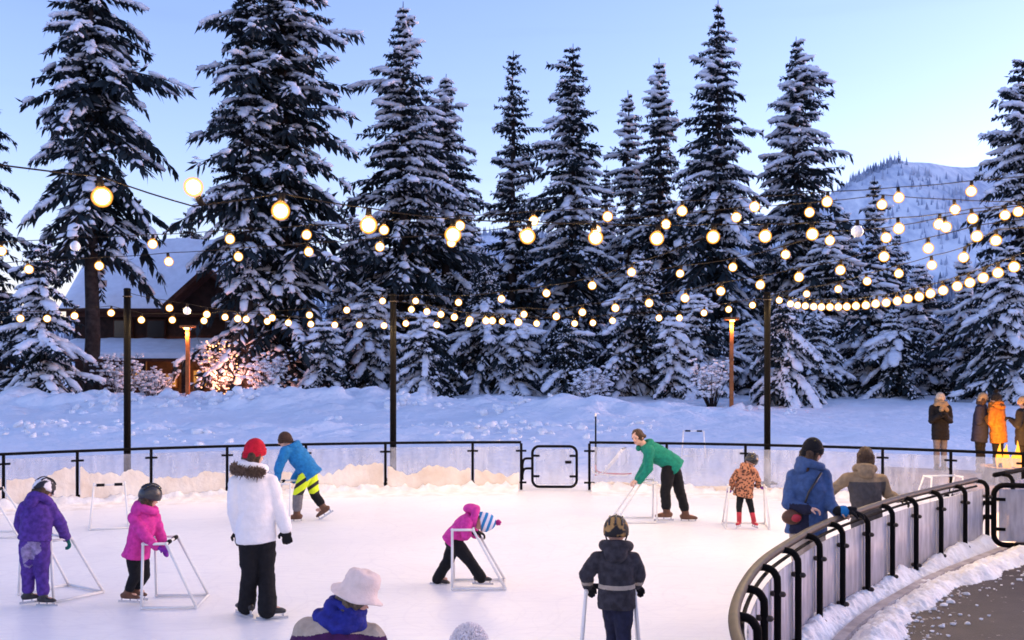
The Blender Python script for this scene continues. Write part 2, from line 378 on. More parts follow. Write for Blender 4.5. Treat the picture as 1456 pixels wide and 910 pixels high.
# ------------------------------------------------------------------ ground
FIELD = {}
def build_ground():
    # ice disc
    mb = MB(); n = 160
    ring = [arc_pt(2 * math.pi * k / n, -.02, 0) for k in range(n)]
    mb.add(ring[::-1], [tuple(range(n))]); o = mb.build('ice_rink', M['ice'], smooth=False); kind(o, 'structure')
    # snow field: fine heightfield in view, coarse beyond
    xs = np.concatenate([np.linspace(-260, -52, 14), np.linspace(-50, 50, 401), np.linspace(52, 260, 14)])
    ys = np.concatenate([np.linspace(-60, 10, 12), np.linspace(11, 40, 150), np.linspace(40.3, 72, 130), np.linspace(73, 130, 40), np.linspace(140, 600, 12)])
    X, Y = np.meshgrid(xs, ys); p = np.stack([X.ravel(), Y.ravel(), np.zeros(X.size)], 1)
    d = np.hypot(p[:, 0] - RC.x, p[:, 1] - RC.y) - RR
    z = .03 + .05 * fbm(p * .35, 3, 3) + .03 * fbm(p * 1.6, 3, 5)
    px = p[:, 0] / np.maximum(p[:, 1], 5) * F + CX
    # ploughed banks towards the trees
    yy = p[:, 1]; wob = 2.2 * fbm(p * .05, 2, 8)
    b1 = np.exp(-((yy - 47 - wob) / 5.0) ** 2); b2 = np.exp(-((yy - 58 - wob) / 6.0) ** 2); b3 = np.exp(-((yy - 33.5 - .6 * wob) / 2.4) ** 2)
    leftw = np.clip((1050 - px) / 500, 0.12, 1)
    lump = np.abs(fbm(p * .26, 5, 11)); lump2 = fbm(p * .9, 5, 12)
    z += b1 * leftw * (.45 + 1.1 * lump + .8 * np.abs(lump2)) + b2 * (.42 + .55 * lump * leftw + .14 * lump2) + b3 * leftw * (.10 + .5 * np.abs(lump2) + .25 * lump)
    z += (b1 + b2 + b3) * (.07 * fbm(p * 2.4, 3, 14) + .05 * np.abs(fbm(p * 1.7, 2, 15))) + .02 * fbm(p * 3.1, 2, 16)
    z += np.clip((yy - 60) / 60, 0, 1) * .3
    # heap right of the gate, low heaps behind the boards
    for hx, hy, r, h in ((870, 26.5, 1.0, .28), (820, 40, 3.2, .9), (1105, 27, 1.5, .35), (690, 27, 1.8, .22), (1000, 41, 3, .5), (765, 25.5, .8, .12), (1255, 30, 2.5, .25)):
        c = ((hx - CX) / F * hy, hy); z += h * np.exp(-(((p[:, 0] - c[0]) ** 2 + ((p[:, 1] - c[1]) * .8) ** 2) / r ** 2)) * (1 + .5 * fbm(p * 1.3, 3, 20))
    z = np.where(d < -.1, -.25, np.where(d < .5, -.25 + (z + .25) * np.clip((d + .1) / .35, 0, 1), z))
    p[:, 2] = z; ny, nx = X.shape; FIELD['g'] = (xs, ys, z.reshape(ny, nx))
    i = np.arange(ny * nx).reshape(ny, nx)
    Fa = np.stack([i[:-1, :-1].ravel(), i[:-1, 1:].ravel(), i[1:, 1:].ravel(), i[1:, :-1].ravel()], 1)
    o = link('snow_field', npmesh('snow_field', p, Fa, [M['snow']])); kind(o, 'structure')
    # terrain to the horizon
    mb = MB(); R = 6000
    mb.add([(-R, -R, -.6), (R, -R, -.6), (R, R, -.6), (-R, R, -.6)], [(0, 1, 2, 3)]); kind(mb.build('snow_ground', M['snow'], smooth=False), 'structure')
    # pavement outside the near railing
    idx = list(range(0, len(NEAR), 10))
    edge = [near_off(i, .30, .02) for i in idx]
    mb = MB(); poly = edge + [Vector((6.6, 13.1, .02)), Vector((7.6, 14.4, .02)), Vector((9.4, 15.2, .02)), Vector((13, 15.2, .02)), Vector((13, -3, .02)), Vector((3, -3, .02))]
    mb.add(poly[::-1], [tuple(range(len(poly)))]); kind(mb.build('asphalt_pavement', M['asphalt'], smooth=False), 'structure')
    # patio round the fire
    ths = np.linspace(arc_th(arc(1235)), arc_th(arc(1235)) + .6, 14)
    inner = [arc_pt(t, .25, .10) for t in ths]; outer = [arc_pt(t, 5.0, .10) for t in ths]
    mb = MB(); mb.add(inner + outer[::-1], [tuple(range(len(inner) * 2))[::-1]]); kind(mb.build('patio', M['patio'], smooth=False), 'structure')
build_ground()

def strip(name, path, prof, matl, seed, kindname='stuff'):
    """lumpy snow ridge: path(i)->(origin, outward), prof(u, i)->height with u across"""
    V = []; n = len(path); us = prof[0]; k = len(us)
    for (o, out) in path:
        for u in us: V.append(o + out * u)
    V = np.array([tuple(v) for v in V]); U = np.tile(np.array(us), n)
    hh = prof[1](U, V); V[:, 2] += hh
    i = np.arange(n * k).reshape(n, k)
    Fa = np.stack([i[:-1, :-1].ravel(), i[:-1, 1:].ravel(), i[1:, 1:].ravel(), i[1:, :-1].ravel()], 1)
    return kind(link(name, npmesh(name, V, Fa, [matl])), kindname)
# snow along the foot of the near railing
pn = [(NEAR[i], near_frame(i)[1]) for i in range(0, len(NEAR))]
def near_prof(U, V):
    nz = fbm(V * 5, 4, 31); nb = fbm(V * 1.3, 2, 33)
    bank = .17 * np.exp(-((U - .12) / .13) ** 2) + .11 * np.exp(-((U - .55 - .10 * nb) / .17) ** 2)
    h = bank * (1 + .55 * nb) + .045 * nz + .035 * np.abs(fbm(V * 14, 3, 34)) + .022 * fbm(V * 34, 2, 36) + .005
    edge = np.clip((U - .66 - .18 * nb) / .22, 0, 1); h = h - .10 * edge
    return np.where(U < .02, np.minimum(h, .05) - .06 * np.clip(-U / .05, 0, 1), h)
strip('snow_bank', pn, (list(np.linspace(-.07, 1.05, 72)), near_prof), M['snow_near'], 1)['label'] = 'white snow ridge along the foot of the near curved railing'
# scraped snow at the foot of the far boards
TL, TR = arc_th(arc(-220)), arc_th(arc(1700))
TG0, TG1 = arc_th(arc(741)), arc_th(arc(838))
def far_strip(t0, t1, name):
    path = [(arc_pt(t, -.06, 0), arc_pt(t, 0) - arc_pt(t, 1)) for t in np.arange(t0, t1, .0022)]
    def prof(U, V):
        a = np.clip(fbm(V * np.array([2.2, 2.2, 1]), 3, 41), -1, 1); b = fbm(V * 9, 3, 42)
        h = (.12 + .06 * a + .09 * b) * np.exp(-(U / .16) ** 2) + .012 * np.exp(-((U - .5) / .3) ** 2) - .006 * np.clip((U - .5) / .3, 0, 1) + .012 * b * np.exp(-(U / .5) ** 2)
        return np.where(U < .005, h - .1, h)
    return strip(name, path, (list(np.concatenate([np.linspace(0, .3, 12), np.linspace(.36, .9, 7)])), prof), M['snow_near'], 2)
far_strip(TL, TG0 - .003, 'snow_ridge')['label'] = 'jagged snow ridge inside the far boards left of the gate'
far_strip(TG1 + .003, TR, 'snow_ridge')['label'] = 'jagged snow ridge inside the far boards right of the gate'

# ploughed chunks lying on the banks
def chunks():
    r = np.random.default_rng(23); n = 1500; xs, ys, g = FIELD['g']
    px = np.where(r.random(n) < .75, r.uniform(-60, 760, n), r.uniform(700, 1130, n)); d = np.where(r.random(n) < .6, r.normal(46, 3.0, n), r.normal(33.5, 2.2, n))
    x = (px - CX) / F * d; ok = fbm(np.stack([x, d, d * 0], 1) * .22, 3, 77) > -.02; x, d = x[ok], d[ok]; n = len(x)
    iz = g[np.clip(np.searchsorted(ys, d), 0, len(ys) - 1), np.clip(np.searchsorted(xs, x), 0, len(xs) - 1)]
    a = ((r.gamma(2.2, .045, n) + .04) * np.where(d < 39, .62, 1.0))[:, None]; th = r.uniform(0, 3.14, n)
    A = np.stack([np.cos(th), np.sin(th), r.normal(0, .25, n)], 1) * a * 1.2; B = np.stack([-np.sin(th), np.cos(th), r.normal(0, .25, n)], 1) * a; N = np.tile(np.array([0, 0, 1.]), (n, 1)) * a * .8
    V, Fa = blobs(np.stack([x, d, iz + .05 * a[:, 0]], 1), A, B, N, r, .4)
    kind(link('snow_chunks', npmesh('snow_chunks', V, Fa, [M['snow']])), 'stuff', 'broken chunks of ploughed snow along the banks behind the rink')

# ------------------------------------------------------------------ mountain
def build_mountain():
    prof = [(-900, 500), (-300, 490), (0, 470), (300, 430), (500, 390), (600, 352), (690, 330), (800, 335), (900, 345), (1050, 330), (1130, 300), (1190, 272), (1225, 246), (1270, 229), (1330, 233), (1390, 236), (1456, 240), (1700, 262), (2300, 330)]
    D = 1900.
    xs = np.linspace(-900, 2300, 420); ridge = H - (np.interp(xs, [a for a, b in prof], [b for a, b in prof]) - HY) / F * D
    X = (xs - CX) / F * D
    vs = np.linspace(0, 1, 46)                                    # 0 foot (near) .. 1 ridge
    XX, VV = np.meshgrid(X, vs); RRg = np.tile(ridge, (len(vs), 1))
    YY = 1150 + 750 * VV
    p = np.stack([XX.ravel(), YY.ravel(), np.zeros(XX.size)], 1)
    Z = RRg.ravel() * (VV.ravel() ** 1.25) - 4
    Z += 22 * (1 - 2 * np.abs(fbm(p * np.array([.008, .003, 1]), 4, 51))) * VV.ravel() * (1 - VV.ravel() * .75) + 4 * fbm(p * .03, 3, 52) * VV.ravel()
    p[:, 2] = Z
    back = p.reshape(len(vs), len(X), 3)[-1].copy(); back[:, 1] += 500; back[:, 2] *= .4
    p = np.concatenate([p, back]); ny = len(vs) + 1; nx = len(X)
    i = np.arange(ny * nx).reshape(ny, nx)
    Fa = np.stack([i[:-1, :-1].ravel(), i[:-1, 1:].ravel(), i[1:, 1:].ravel(), i[1:, :-1].ravel()], 1)
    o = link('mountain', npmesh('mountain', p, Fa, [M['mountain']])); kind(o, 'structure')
    grid = p[:ny * nx].reshape(ny, nx, 3)
    # snowy far wood on the slopes and the crest
    n = 15000; r = np.random.default_rng(5)
    gx = r.uniform(0, nx - 1.01, n); gy = np.where(r.random(n) < .22, len(vs) - 1 - r.random(n) * 1.2, r.uniform(16, len(vs) - 1.05, n))
    ix, iy = gx.astype(int), np.clip(gy.astype(int), 0, len(vs) - 2)
    c = grid[iy, ix] * (1 - (gx - ix))[:, None] + grid[iy, ix + 1] * (gx - ix)[:, None]
    c2 = grid[iy + 1, ix] * (1 - (gx - ix))[:, None] + grid[iy + 1, ix + 1] * (gx - ix)[:, None]
    fy = np.clip(gy - iy, 0, 1)[:, None]; c = c * (1 - fy) + c2 * fy
    keep = fbm(c * np.array([.009, .004, .006]), 4, 55) > -.04 + .25 * (r.random(n) - .5); c = c[keep]; n = len(c)
    h = r.uniform(8, 18, n); w = h * r.uniform(.13, .22, n)
    ang = r.uniform(0, 6.28, n)[:, None] + np.arange(4)[None, :] * math.pi / 2
    base = np.stack([c[:, 0][:, None] + w[:, None] * np.cos(ang), c[:, 1][:, None] + w[:, None] * np.sin(ang), np.repeat(c[:, 2][:, None] - 1, 4, 1)], 2)
    top = c.copy(); top[:, 2] += h
    V = np.concatenate([base.reshape(-1, 3), top]); b = np.arange(n) * 4
    Fa = np.concatenate([np.stack([b + k, b + (k + 1) % 4, 4 * n + np.arange(n)], 1) for k in range(4)])
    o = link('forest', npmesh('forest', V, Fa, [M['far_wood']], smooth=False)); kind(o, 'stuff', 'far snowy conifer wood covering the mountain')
    # mast on the summit
    mb = MB(); c = P(1278, 231, 1890); mb.tube([c + Vector((0, 0, -8)), c + Vector((0, 0, 22))], [1.0, .5], 6)
    for z in (6, 12, 17): mb.tube([c + Vector((-1.6, 0, z)), c + Vector((1.6, 0, z))], .4, 5)
    tag(mb.build('radio_mast', M['black_metal']), 'thin radio mast on the snowy mountain summit', 'mast')
build_mountain()
def wooded_hill():
    prof = [(-400, 505), (200, 480), (420, 440), (560, 400), (680, 368), (800, 362), (920, 372), (1050, 385), (1180, 380), (1300, 400), (1456, 420), (1900, 470)]
    D = 620.; xs = np.linspace(-400, 1900, 240); rz = H - (np.interp(xs, [a for a, b in prof], [b for a, b in prof]) - HY) / F * D; X = (xs - CX) / F * D
    vs = np.linspace(0, 1, 24); XX, VV = np.meshgrid(X, vs); p = np.stack([XX.ravel(), (340 + 280 * VV).ravel(), np.zeros(XX.size)], 1)
    p[:, 2] = np.tile(rz, len(vs)) * VV.ravel() ** 1.2 - 3 + 3 * fbm(p * .02, 3, 61) * VV.ravel()
    back = p.reshape(len(vs), len(X), 3)[-1].copy(); back[:, 1] += 150; back[:, 2] *= .5; p = np.concatenate([p, back]); ny = len(vs) + 1; nx = len(X)
    i = np.arange(ny * nx).reshape(ny, nx); Fa = np.stack([i[:-1, :-1].ravel(), i[:-1, 1:].ravel(), i[1:, 1:].ravel(), i[1:, :-1].ravel()], 1)
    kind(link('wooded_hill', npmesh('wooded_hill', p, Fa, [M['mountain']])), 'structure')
    r = np.random.default_rng(15); n = 4200; k = r.integers(nx * 3, nx * len(vs), n); c = p[k] + r.normal(0, 2.5, (n, 3)) * np.array([1, 1, 0]); c[:, 2] -= .8
    h = r.uniform(5, 12, n); w = h * r.uniform(.15, .24, n); ang = r.uniform(0, 6.28, n)[:, None] + np.arange(5)[None] * 1.2566
    base = np.stack([c[:, 0][:, None] + w[:, None] * np.cos(ang), c[:, 1][:, None] + w[:, None] * np.sin(ang), np.repeat(c[:, 2][:, None], 5, 1)], 2); top = c.copy(); top[:, 2] += h
    V = np.concatenate([base.reshape(-1, 3), top]); b = np.arange(n) * 5; Fa = np.concatenate([np.stack([b + q, b + (q + 1) % 5, 5 * n + np.arange(n)], 1) for q in range(5)])
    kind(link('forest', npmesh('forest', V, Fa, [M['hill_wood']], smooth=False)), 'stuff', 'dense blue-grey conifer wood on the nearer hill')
wooded_hill()

# ------------------------------------------------------------------ trees
ICO_V = None
def ico():
    global ICO_V, ICO_F
    t = (1 + 5 ** .5) / 2
    v = np.array([(-1, t, 0), (1, t, 0), (-1, -t, 0), (1, -t, 0), (0, -1, t), (0, 1, t), (0, -1, -t), (0, 1, -t), (t, 0, -1), (t, 0, 1), (-t, 0, -1), (-t, 0, 1)], float)
    ICO_V = v / np.linalg.norm(v[0])
    ICO_F = np.array([(0, 11, 5), (0, 5, 1), (0, 1, 7), (0, 7, 10), (0, 10, 11), (1, 5, 9), (5, 11, 4), (11, 10, 2), (10, 7, 6), (7, 1, 8), (3, 9, 4), (3, 4, 2), (3, 2, 6), (3, 6, 8), (3, 8, 9), (4, 9, 5), (2, 4, 11), (6, 2, 10), (8, 6, 7), (9, 8, 1)])
ico()
TRI = [0]
OCT_V = np.array([(1, 0, 0), (-1, 0, 0), (0, 1, 0), (0, -1, 0), (0, 0, 1), (0, 0, -.6)], float)
OCT_F = np.array([(0, 2, 4), (2, 1, 4), (1, 3, 4), (3, 0, 4), (2, 0, 5), (1, 2, 5), (3, 1, 5), (0, 3, 5)])
def blobs(C, A, B, N, r, rough=.28, small=False):
    """lumps at C with half axes A, B, N (arrays n x 3)"""
    tv, tf_ = (OCT_V, OCT_F) if small else (ICO_V, ICO_F)
    n = len(C); j = 1 + rough * (r.random((n, len(tv), 1)) * 2 - 1)
    T = tv[None] * j
    V = C[:, None] + T[:, :, 0:1] * A[:, None] + T[:, :, 1:2] * B[:, None] + T[:, :, 2:3] * N[:, None]
    Fa = (np.arange(n) * len(tv))[:, None, None] + tf_[None]
    return V.reshape(-1, 3), Fa.reshape(-1, 3)
chunks()
def norm(a): return a / np.maximum(np.linalg.norm(a, axis=-1, keepdims=True), 1e-6)

def conifer(label, x, top, d, hw, base_u=.05, power=.8, snow=.5, droop=.35, dens=1.0, seed=1, lean=0.0, group='conifers along the edge of the snow field', z0=0.0, sparse=0, tw=1.0, bare=0):
    r = np.random.default_rng(seed * 131 + 7)
    base = P(x, HY, d); base.z = z0; Ht = H - (top - HY) / F * d - z0; R = 1.34 * hw / F * d
    root = thing('conifer', label, 'tree', base, group)
    # trunk
    k = 14; mb = MB(); pts = [base + Vector((lean * Ht * (i / k) ** 1.5 + .06 * math.sin(i * 1.7 + seed), 0, Ht * i / k)) for i in range(k + 1)]
    r0 = .012 * Ht + .12
    mb.tube(pts, [r0 * (1 - i / k) ** .85 + .02 for i in range(k + 1)], 9); mb.build('trunk', M['bark'], root)
    # branches
    sp = (.46 + .016 * Ht) / dens; hs = []; h = base_u * Ht
    while h < Ht * .985:
        hs.append(h); h += sp * r.uniform(.7, 1.3) * (1 - .55 * h / Ht)
    rows = []
    lobes = r.uniform(0, 6.28, 3)
    for h in hs:
        u = (h / Ht - base_u) / (1 - base_u); nb = r.integers(5, 8) if u < .9 else 4
        az0 = r.uniform(0, 6.28); big = r.uniform(.70, 1.2)
        for b in range(nb):
            if r.random() < sparse: continue
            az = az0 + 6.283 * b / nb + r.normal(0, .22)
            L = R * ((1 - u) ** power + .02) * big * (r.uniform(.45, 1.08) + (.22 if r.random() < .12 else 0)) * (1 + .14 * math.cos(az - lobes[0]) + .10 * math.cos(2 * az - lobes[1]))
            if u < .12: L *= .72 + 2.3 * u
            rows.append((h, az, max(L, .25), u))
    rows = np.array(rows); n = len(rows); hh, az, L, u = rows.T
    dirh = np.stack([np.cos(az), np.sin(az), np.zeros(n)], 1); side = np.stack([-np.sin(az), np.cos(az), np.zeros(n)], 1)
    up0 = (.30 * u + .02 + r.normal(0, .11, n)); dr = droop * (1.15 - .6 * u) * r.uniform(.55, 1.45, n)
    # snow lies in patches: some boughs loaded, others shaken bare
    mid = np.stack([np.cos(az) * L * .7, np.sin(az) * L * .7, hh * .8], 1)
    load = np.clip(.80 + 1.5 * vnoise(mid * .55 + seed * 9.1, seed) + r.normal(0, .3, n), 0, 1.5)
    def bp(t):   # t: (n,) 0..1 along branch
        zz = up0 * t - dr * t ** 1.7 + .10 * dr * np.clip(t - .75, 0, 1) * 4 * (t - .75)
        c = np.stack([np.full(n, base.x) + lean * Ht * (hh / Ht) ** 1.5, np.full(n, base.y), z0 + hh], 1)
        return c + dirh * (L * t * (1 - .12 * dr * t))[:, None] + np.array([0, 0, 1.])[None] * (L * zz)[:, None]
    # wood of the branches (thin 3-sided)
    T = np.array([0, .35, .7, 1.0]); rr0 = (.010 * L + .018)
    Pt = [bp(np.full(n, t)) for t in T]; BV = []; BF = []
    for i, t in enumerate(T):
        rad = (rr0 * (1 - .8 * t))[:, None]
        for q in range(3):
            a = 2.094 * q; BV.append(Pt[i] + (side * math.cos(a) + np.array([0, 0, 1.])[None] * math.sin(a)) * rad)
    BV = np.stack(BV, 1); idx = []
    for i in range(3):
        for q in range(3): idx.append((i * 3 + q, i * 3 + (q + 1) % 3, (i + 1) * 3 + (q + 1) % 3, (i + 1) * 3 + q))
    BF = (np.arange(n) * 12)[:, None, None] + np.array(idx)[None]
    o = link('branches', npmesh('branches', BV.reshape(-1, 3) - np.array(base), BF.reshape(-1, 4), [M['bark']]), root); o['kind'] = 'stuff'
    # twigs: folded kites
    V = []; nf = 0; Z = np.array([0, 0, 1.])
    SC_, SA, SB, SN = [], [], [], []; OC, OA, OB, ON = [], [], [], []
    NT = 17
    for j in range(NT):
        t = np.clip((j + r.uniform(.1, .9, n)) / NT, .06, 1.0); p = bp(t); p2 = bp(np.clip(t + .04, 0, 1.04)); fwd = norm(p2 - p)
        for s in (-1, 1, 0, 2):
            ok = r.random(n) < (np.clip(L / 2.0, .5, 1.0) if s < 2 else .45)
            if s in (-1, 1):
                tl = (.16 + .25 * L * (1.05 - t) ** .8 + .06 * L) * r.uniform(.5, 1.2, n) * tw
                dirv = norm(fwd * r.uniform(.45, .9, n)[:, None] + side * (s * r.uniform(.55, 1.0, n))[:, None] - Z * r.uniform(.1, .75, n)[:, None])
            elif s == 0:
                tl = (.20 + .12 * L) * r.uniform(.4, 1.2, n) * tw
                dirv = norm(fwd * r.uniform(.2, .8, n)[:, None] - Z * r.uniform(.5, 1.1, n)[:, None] + side * r.normal(0, .3, n)[:, None])
            else:
                tl = (.2 + .10 * L) * r.uniform(.5, 1.1, n) * tw
                dirv = norm(fwd * r.uniform(.4, .9, n)[:, None] + Z * r.uniform(.1, .6, n)[:, None] + side * r.normal(0, .5, n)[:, None])
            w = tl * r.uniform(.08, .15, n) + .028
            cr = norm(np.cross(dirv, Z + r.normal(0, .5, (n, 3))))
            dn = np.cross(cr, dirv) * 1.0
            a = p; m_ = p + dirv * (tl * .45)[:, None]; e = p + dirv * tl[:, None] - Z * (tl * .12)[:, None]
            kite = np.stack([a, m_ + cr * w[:, None] - Z * (w * .5)[:, None], e, m_ - cr * w[:, None] - Z * (w * .5)[:, None]], 1)[ok]
            V.append(kite)
            if s != 0:
                sn = ok & (r.random(n) < snow * .9 * (.3 + load))
                if sn.any():
                    cc = (p + dirv * (tl * r.uniform(.35, .75, n))[:, None] + Z * .03)[sn]; q = sn.sum()
                    OC.append(cc); OA.append((dirv * (tl * r.uniform(.16, .40, n))[:, None])[sn]); OB.append((cr * (w * r.uniform(.6, 1.1, n))[:, None])[sn]); ON.append(np.tile(Z, (q, 1)) * (.045 + .3 * w[sn])[:, None])
        # lumps along the branch top
        sn = r.random(n) < snow * load * (.72 if j > 3 else .25)
        if sn.any():
            sz = (.08 + .085 * L ** .8) * r.uniform(.3, 1.4, n) * (.6 + .55 * load); sz = np.minimum(sz * 1.12, .36)
            cc = (p + Z * (.25 * sz)[:, None])[sn]; q = sn.sum()
            SC_.append(cc); SA.append((fwd * (sz * r.uniform(.9, 1.6, n))[:, None])[sn]); SB.append((side * (sz * r.uniform(.6, 1.1, n))[:, None])[sn])
            SN.append((norm(np.cross(fwd, side)) * (sz * .45)[:, None])[sn])
    V = np.concatenate(V); nk = len(V)
    Fa = (np.arange(nk) * 4)[:, None, None] + np.array([(0, 1, 2), (0, 2, 3)])[None]
    o = link('crown', npmesh('crown', V.reshape(-1, 3) - np.array(base), Fa.reshape(-1, 3), [M['needles']], smooth=False), root); o['kind'] = 'stuff'
    if SC_:
        Vs, Fs = blobs(np.concatenate(SC_), np.concatenate(SA), np.concatenate(SB), np.concatenate(SN), r)
        if OC:
            V2, F2 = blobs(np.concatenate(OC), np.concatenate(OA), np.concatenate(OB), np.concatenate(ON), r, .35, True)
            Fs = np.concatenate([Fs, F2 + len(Vs)]); Vs = np.concatenate([Vs, V2])
        TRI[0] += len(Fs) + 2 * nk
        o = link('snow_load', npmesh('snow_load', Vs - np.array(base), Fs, [M['snow_tree']]), root); o['kind'] = 'stuff'
    return root

TREES = [
    # label, x, top, d, hw, kw
    ('dark conifer cut off by the photo\'s left edge, beside the tallest bare-trunked fir', -50, -60, 56, 100, dict(base_u=.12, snow=.35, droop=.5, sparse=.1)),
    ('tall open fir with a long visible bare trunk in front of the cabin', 131, -110, 56, 108, dict(base_u=.33, snow=.38, droop=.62, sparse=.12, power=.55, tw=1.1)),
    ('dense dark fir whose thick trunk foot stands by the glowing bush', 352, -60, 58, 62, dict(base_u=.26, snow=.42, droop=.5, power=.5)),
    ('huge dense dark fir, widest and darkest crown of the row', 402, -330, 60, 112, dict(base_u=.04, snow=.5, droop=.5, power=.5, dens=1.1)),
    ('tall pointed fir behind the middle string light pole', 574, 2, 64, 126, dict(base_u=.03, snow=.62, droop=.5, power=.85)),
    ('slimmer fir tucked against the tall pointed fir\'s shoulder', 634, 105, 67, 84, dict(base_u=.03, snow=.6, droop=.48, power=.7)),
    ('thin sparse spire fir with short spiky branches', 729, 72, 72, 74, dict(base_u=.03, snow=.35, droop=.25, power=.72, sparse=.18)),
    ('narrow dense dark fir column with a bent thin tip', 814, 62, 70, 70, dict(base_u=.05, snow=.5, droop=.5, power=.55)),
    ('short thin fir with a bare leader, left partner of a close pair', 893, 128, 74, 44, dict(base_u=.03, snow=.6, droop=.4, power=.6, sparse=.15)),
    ('slim pointed fir, right partner of a close pair', 938, 82, 72, 68, dict(base_u=.03, snow=.55, droop=.45, power=.75)),
    ('very tall slender fir touching the top of the photo above the orange post', 1022, 0, 68, 98, dict(base_u=.04, snow=.55, droop=.5, power=.85)),
    ('broad fir standing behind the string light pole nearest the leopard coat', 1132, 52, 70, 104, dict(base_u=.03, snow=.62, droop=.45, power=.75)),
    ('small distant fir rising in front of the mountain summit', 1243, 250, 82, 50, dict(base_u=.02, snow=.65, droop=.35, power=.8)),
    ('large snowy fir cut off by the photo\'s right edge', 1458, 78, 56, 92, dict(base_u=.03, snow=.72, droop=.45, power=.55)),
    # lower, heavier-laden trees
    ('bushy low fir standing beside the cabin, its lights strung across', 58, 345, 50, 92, dict(base_u=.03, snow=.8, droop=.55, power=.6, tw=.8)),
    ('low snowy fir at the photo\'s left edge behind the bushy one', -22, 330, 54, 80, dict(base_u=.03, snow=.75, droop=.5, power=.6)),
    ('dark understory fir between the cabin roof and the huge dark fir', 268, 296, 84, 62, dict(base_u=.03, snow=.45, droop=.45)),
    ('snow-laden young fir between the pointed fir and the sparse spire', 690, 372, 62, 84, dict(base_u=.02, snow=.85, droop=.55, power=.7)),
    ('broad snow-smothered young fir left of the orange lit post', 908, 362, 60, 98, dict(base_u=.02, snow=.95, droop=.6, power=.7)),
    ('twiggy pale young fir crowding the orange lit post', 990, 415, 58, 58, dict(base_u=.02, snow=.9, droop=.5, power=.6)),
    ('young fir with thick snow sleeves right of the orange lit post', 1112, 425, 52, 62, dict(base_u=.02, snow=1.0, droop=.75, power=.6)),
    ('white-laden fir under the start of the long bulb garland', 1178, 315, 66, 80, dict(base_u=.02, snow=.9, droop=.55, power=.7)),
    ('snowy fir with drooping boughs under the middle of the long bulb garland', 1238, 385, 60, 84, dict(base_u=.02, snow=.95, droop=.6, power=.65)),
    ('grey frosted fir behind the long bulb garland, below the mountain face', 1308, 375, 74, 66, dict(base_u=.02, snow=.8, droop=.4, power=.7)),
    ('small dark-based fir behind the woman in the long dark coat', 1372, 362, 62, 48, dict(base_u=.02, snow=.7, droop=.5, power=.75)),
    ('plump snow-draped fir near the fire pit at the right edge', 1435, 350, 54, 74, dict(base_u=.02, snow=1.0, droop=.65, power=.6)),
    ('young fir in shade just left of the middle string light pole', 525, 400, 60, 62, dict(base_u=.02, snow=.75, droop=.6, power=.6)),
    ('low frosted fir behind the far gate', 778, 430, 76, 52, dict(base_u=.02, snow=.85, droop=.4, power=.6)),
    ('low frosted fir filling the gap under the narrow dark column', 842, 420, 78, 46, dict(base_u=.02, snow=.75, droop=.4, power=.6)),
    ('hazy back-row fir between the slender fir and the broad fir', 1078, 300, 88, 50, dict(base_u=.02, snow=.6, droop=.4, power=.75)),
    ('back-row fir seen below the mountain between two laden firs', 1275, 330, 96, 44, dict(base_u=.02, snow=.7, droop=.35, power=.75)),
    ('back-row fir between the dark column fir and the close pair', 862, 235, 90, 44, dict(base_u=.02, snow=.55, droop=.4, power=.75)),
    ('back-row fir behind the tall pointed fir\'s left flank', 500, 300, 84, 56, dict(base_u=.02, snow=.55, droop=.4, power=.7)),
    ('back-row fir between the close pair and the slender fir', 978, 250, 92, 46, dict(base_u=.02, snow=.6, droop=.4, power=.75)),
    ('short stubby fir in deep shade between the two left string light poles', 462, 455, 57, 52, dict(base_u=.02, snow=.6, droop=.6, power=.6)),
    ('short round-topped fir just right of the middle string light pole', 606, 440, 56, 56, dict(base_u=.02, snow=.8, droop=.6, power=.55)),
    ('small frosted fir straight above the far gate\'s left post', 735, 448, 60, 50, dict(base_u=.02, snow=.85, droop=.5, power=.6)),
    ('small frosted fir straight above the far gate\'s right post', 806, 455, 58, 50, dict(base_u=.02, snow=.8, droop=.5, power=.6)),
    ('stubby laden fir pressed against the broad snow-smothered one', 955, 450, 57, 50, dict(base_u=.02, snow=1.0, droop=.6, power=.6)),
    ('short laden fir between the orange lit post and the leopard child\'s pole', 1064, 455, 60, 46, dict(base_u=.02, snow=.95, droop=.6, power=.6)),
    ('short thick fir under the lowest dip of the bulb garland', 1160, 445, 56, 52, dict(base_u=.02, snow=1.0, droop=.65, power=.6)),
    ('short fir with a lopsided snow cap under the rising half of the garland', 1272, 440, 57, 54, dict(base_u=.02, snow=.95, droop=.6, power=.6)),
    ('small twiggy fir standing left of the woman in the long dark coat', 1318, 455, 64, 50, dict(base_u=.02, snow=.9, droop=.45, power=.6)),
    ('small fir standing directly behind the embracing couple', 1402, 430, 60, 48, dict(base_u=.02, snow=.9, droop=.55, power=.6)),
    ('middle-height fir behind the bulb clusters, right of the broad fir', 1200, 300, 84, 58, dict(base_u=.02, snow=.7, droop=.45, power=.7)),
    ('middle-height fir filling in behind the thin sparse spire fir', 668, 300, 88, 60, dict(base_u=.02, snow=.6, droop=.45, power=.7)),
    ('middle-height fir between the bulb clusters and the photo\'s right edge', 1400, 372, 78, 54, dict(base_u=.02, snow=.8, droop=.45, power=.7)),
]
for i, (lb, x, top, d, hw, kw) in enumerate(TREES): conifer(lb, x, top, d, hw, seed=i + 3, **kw)

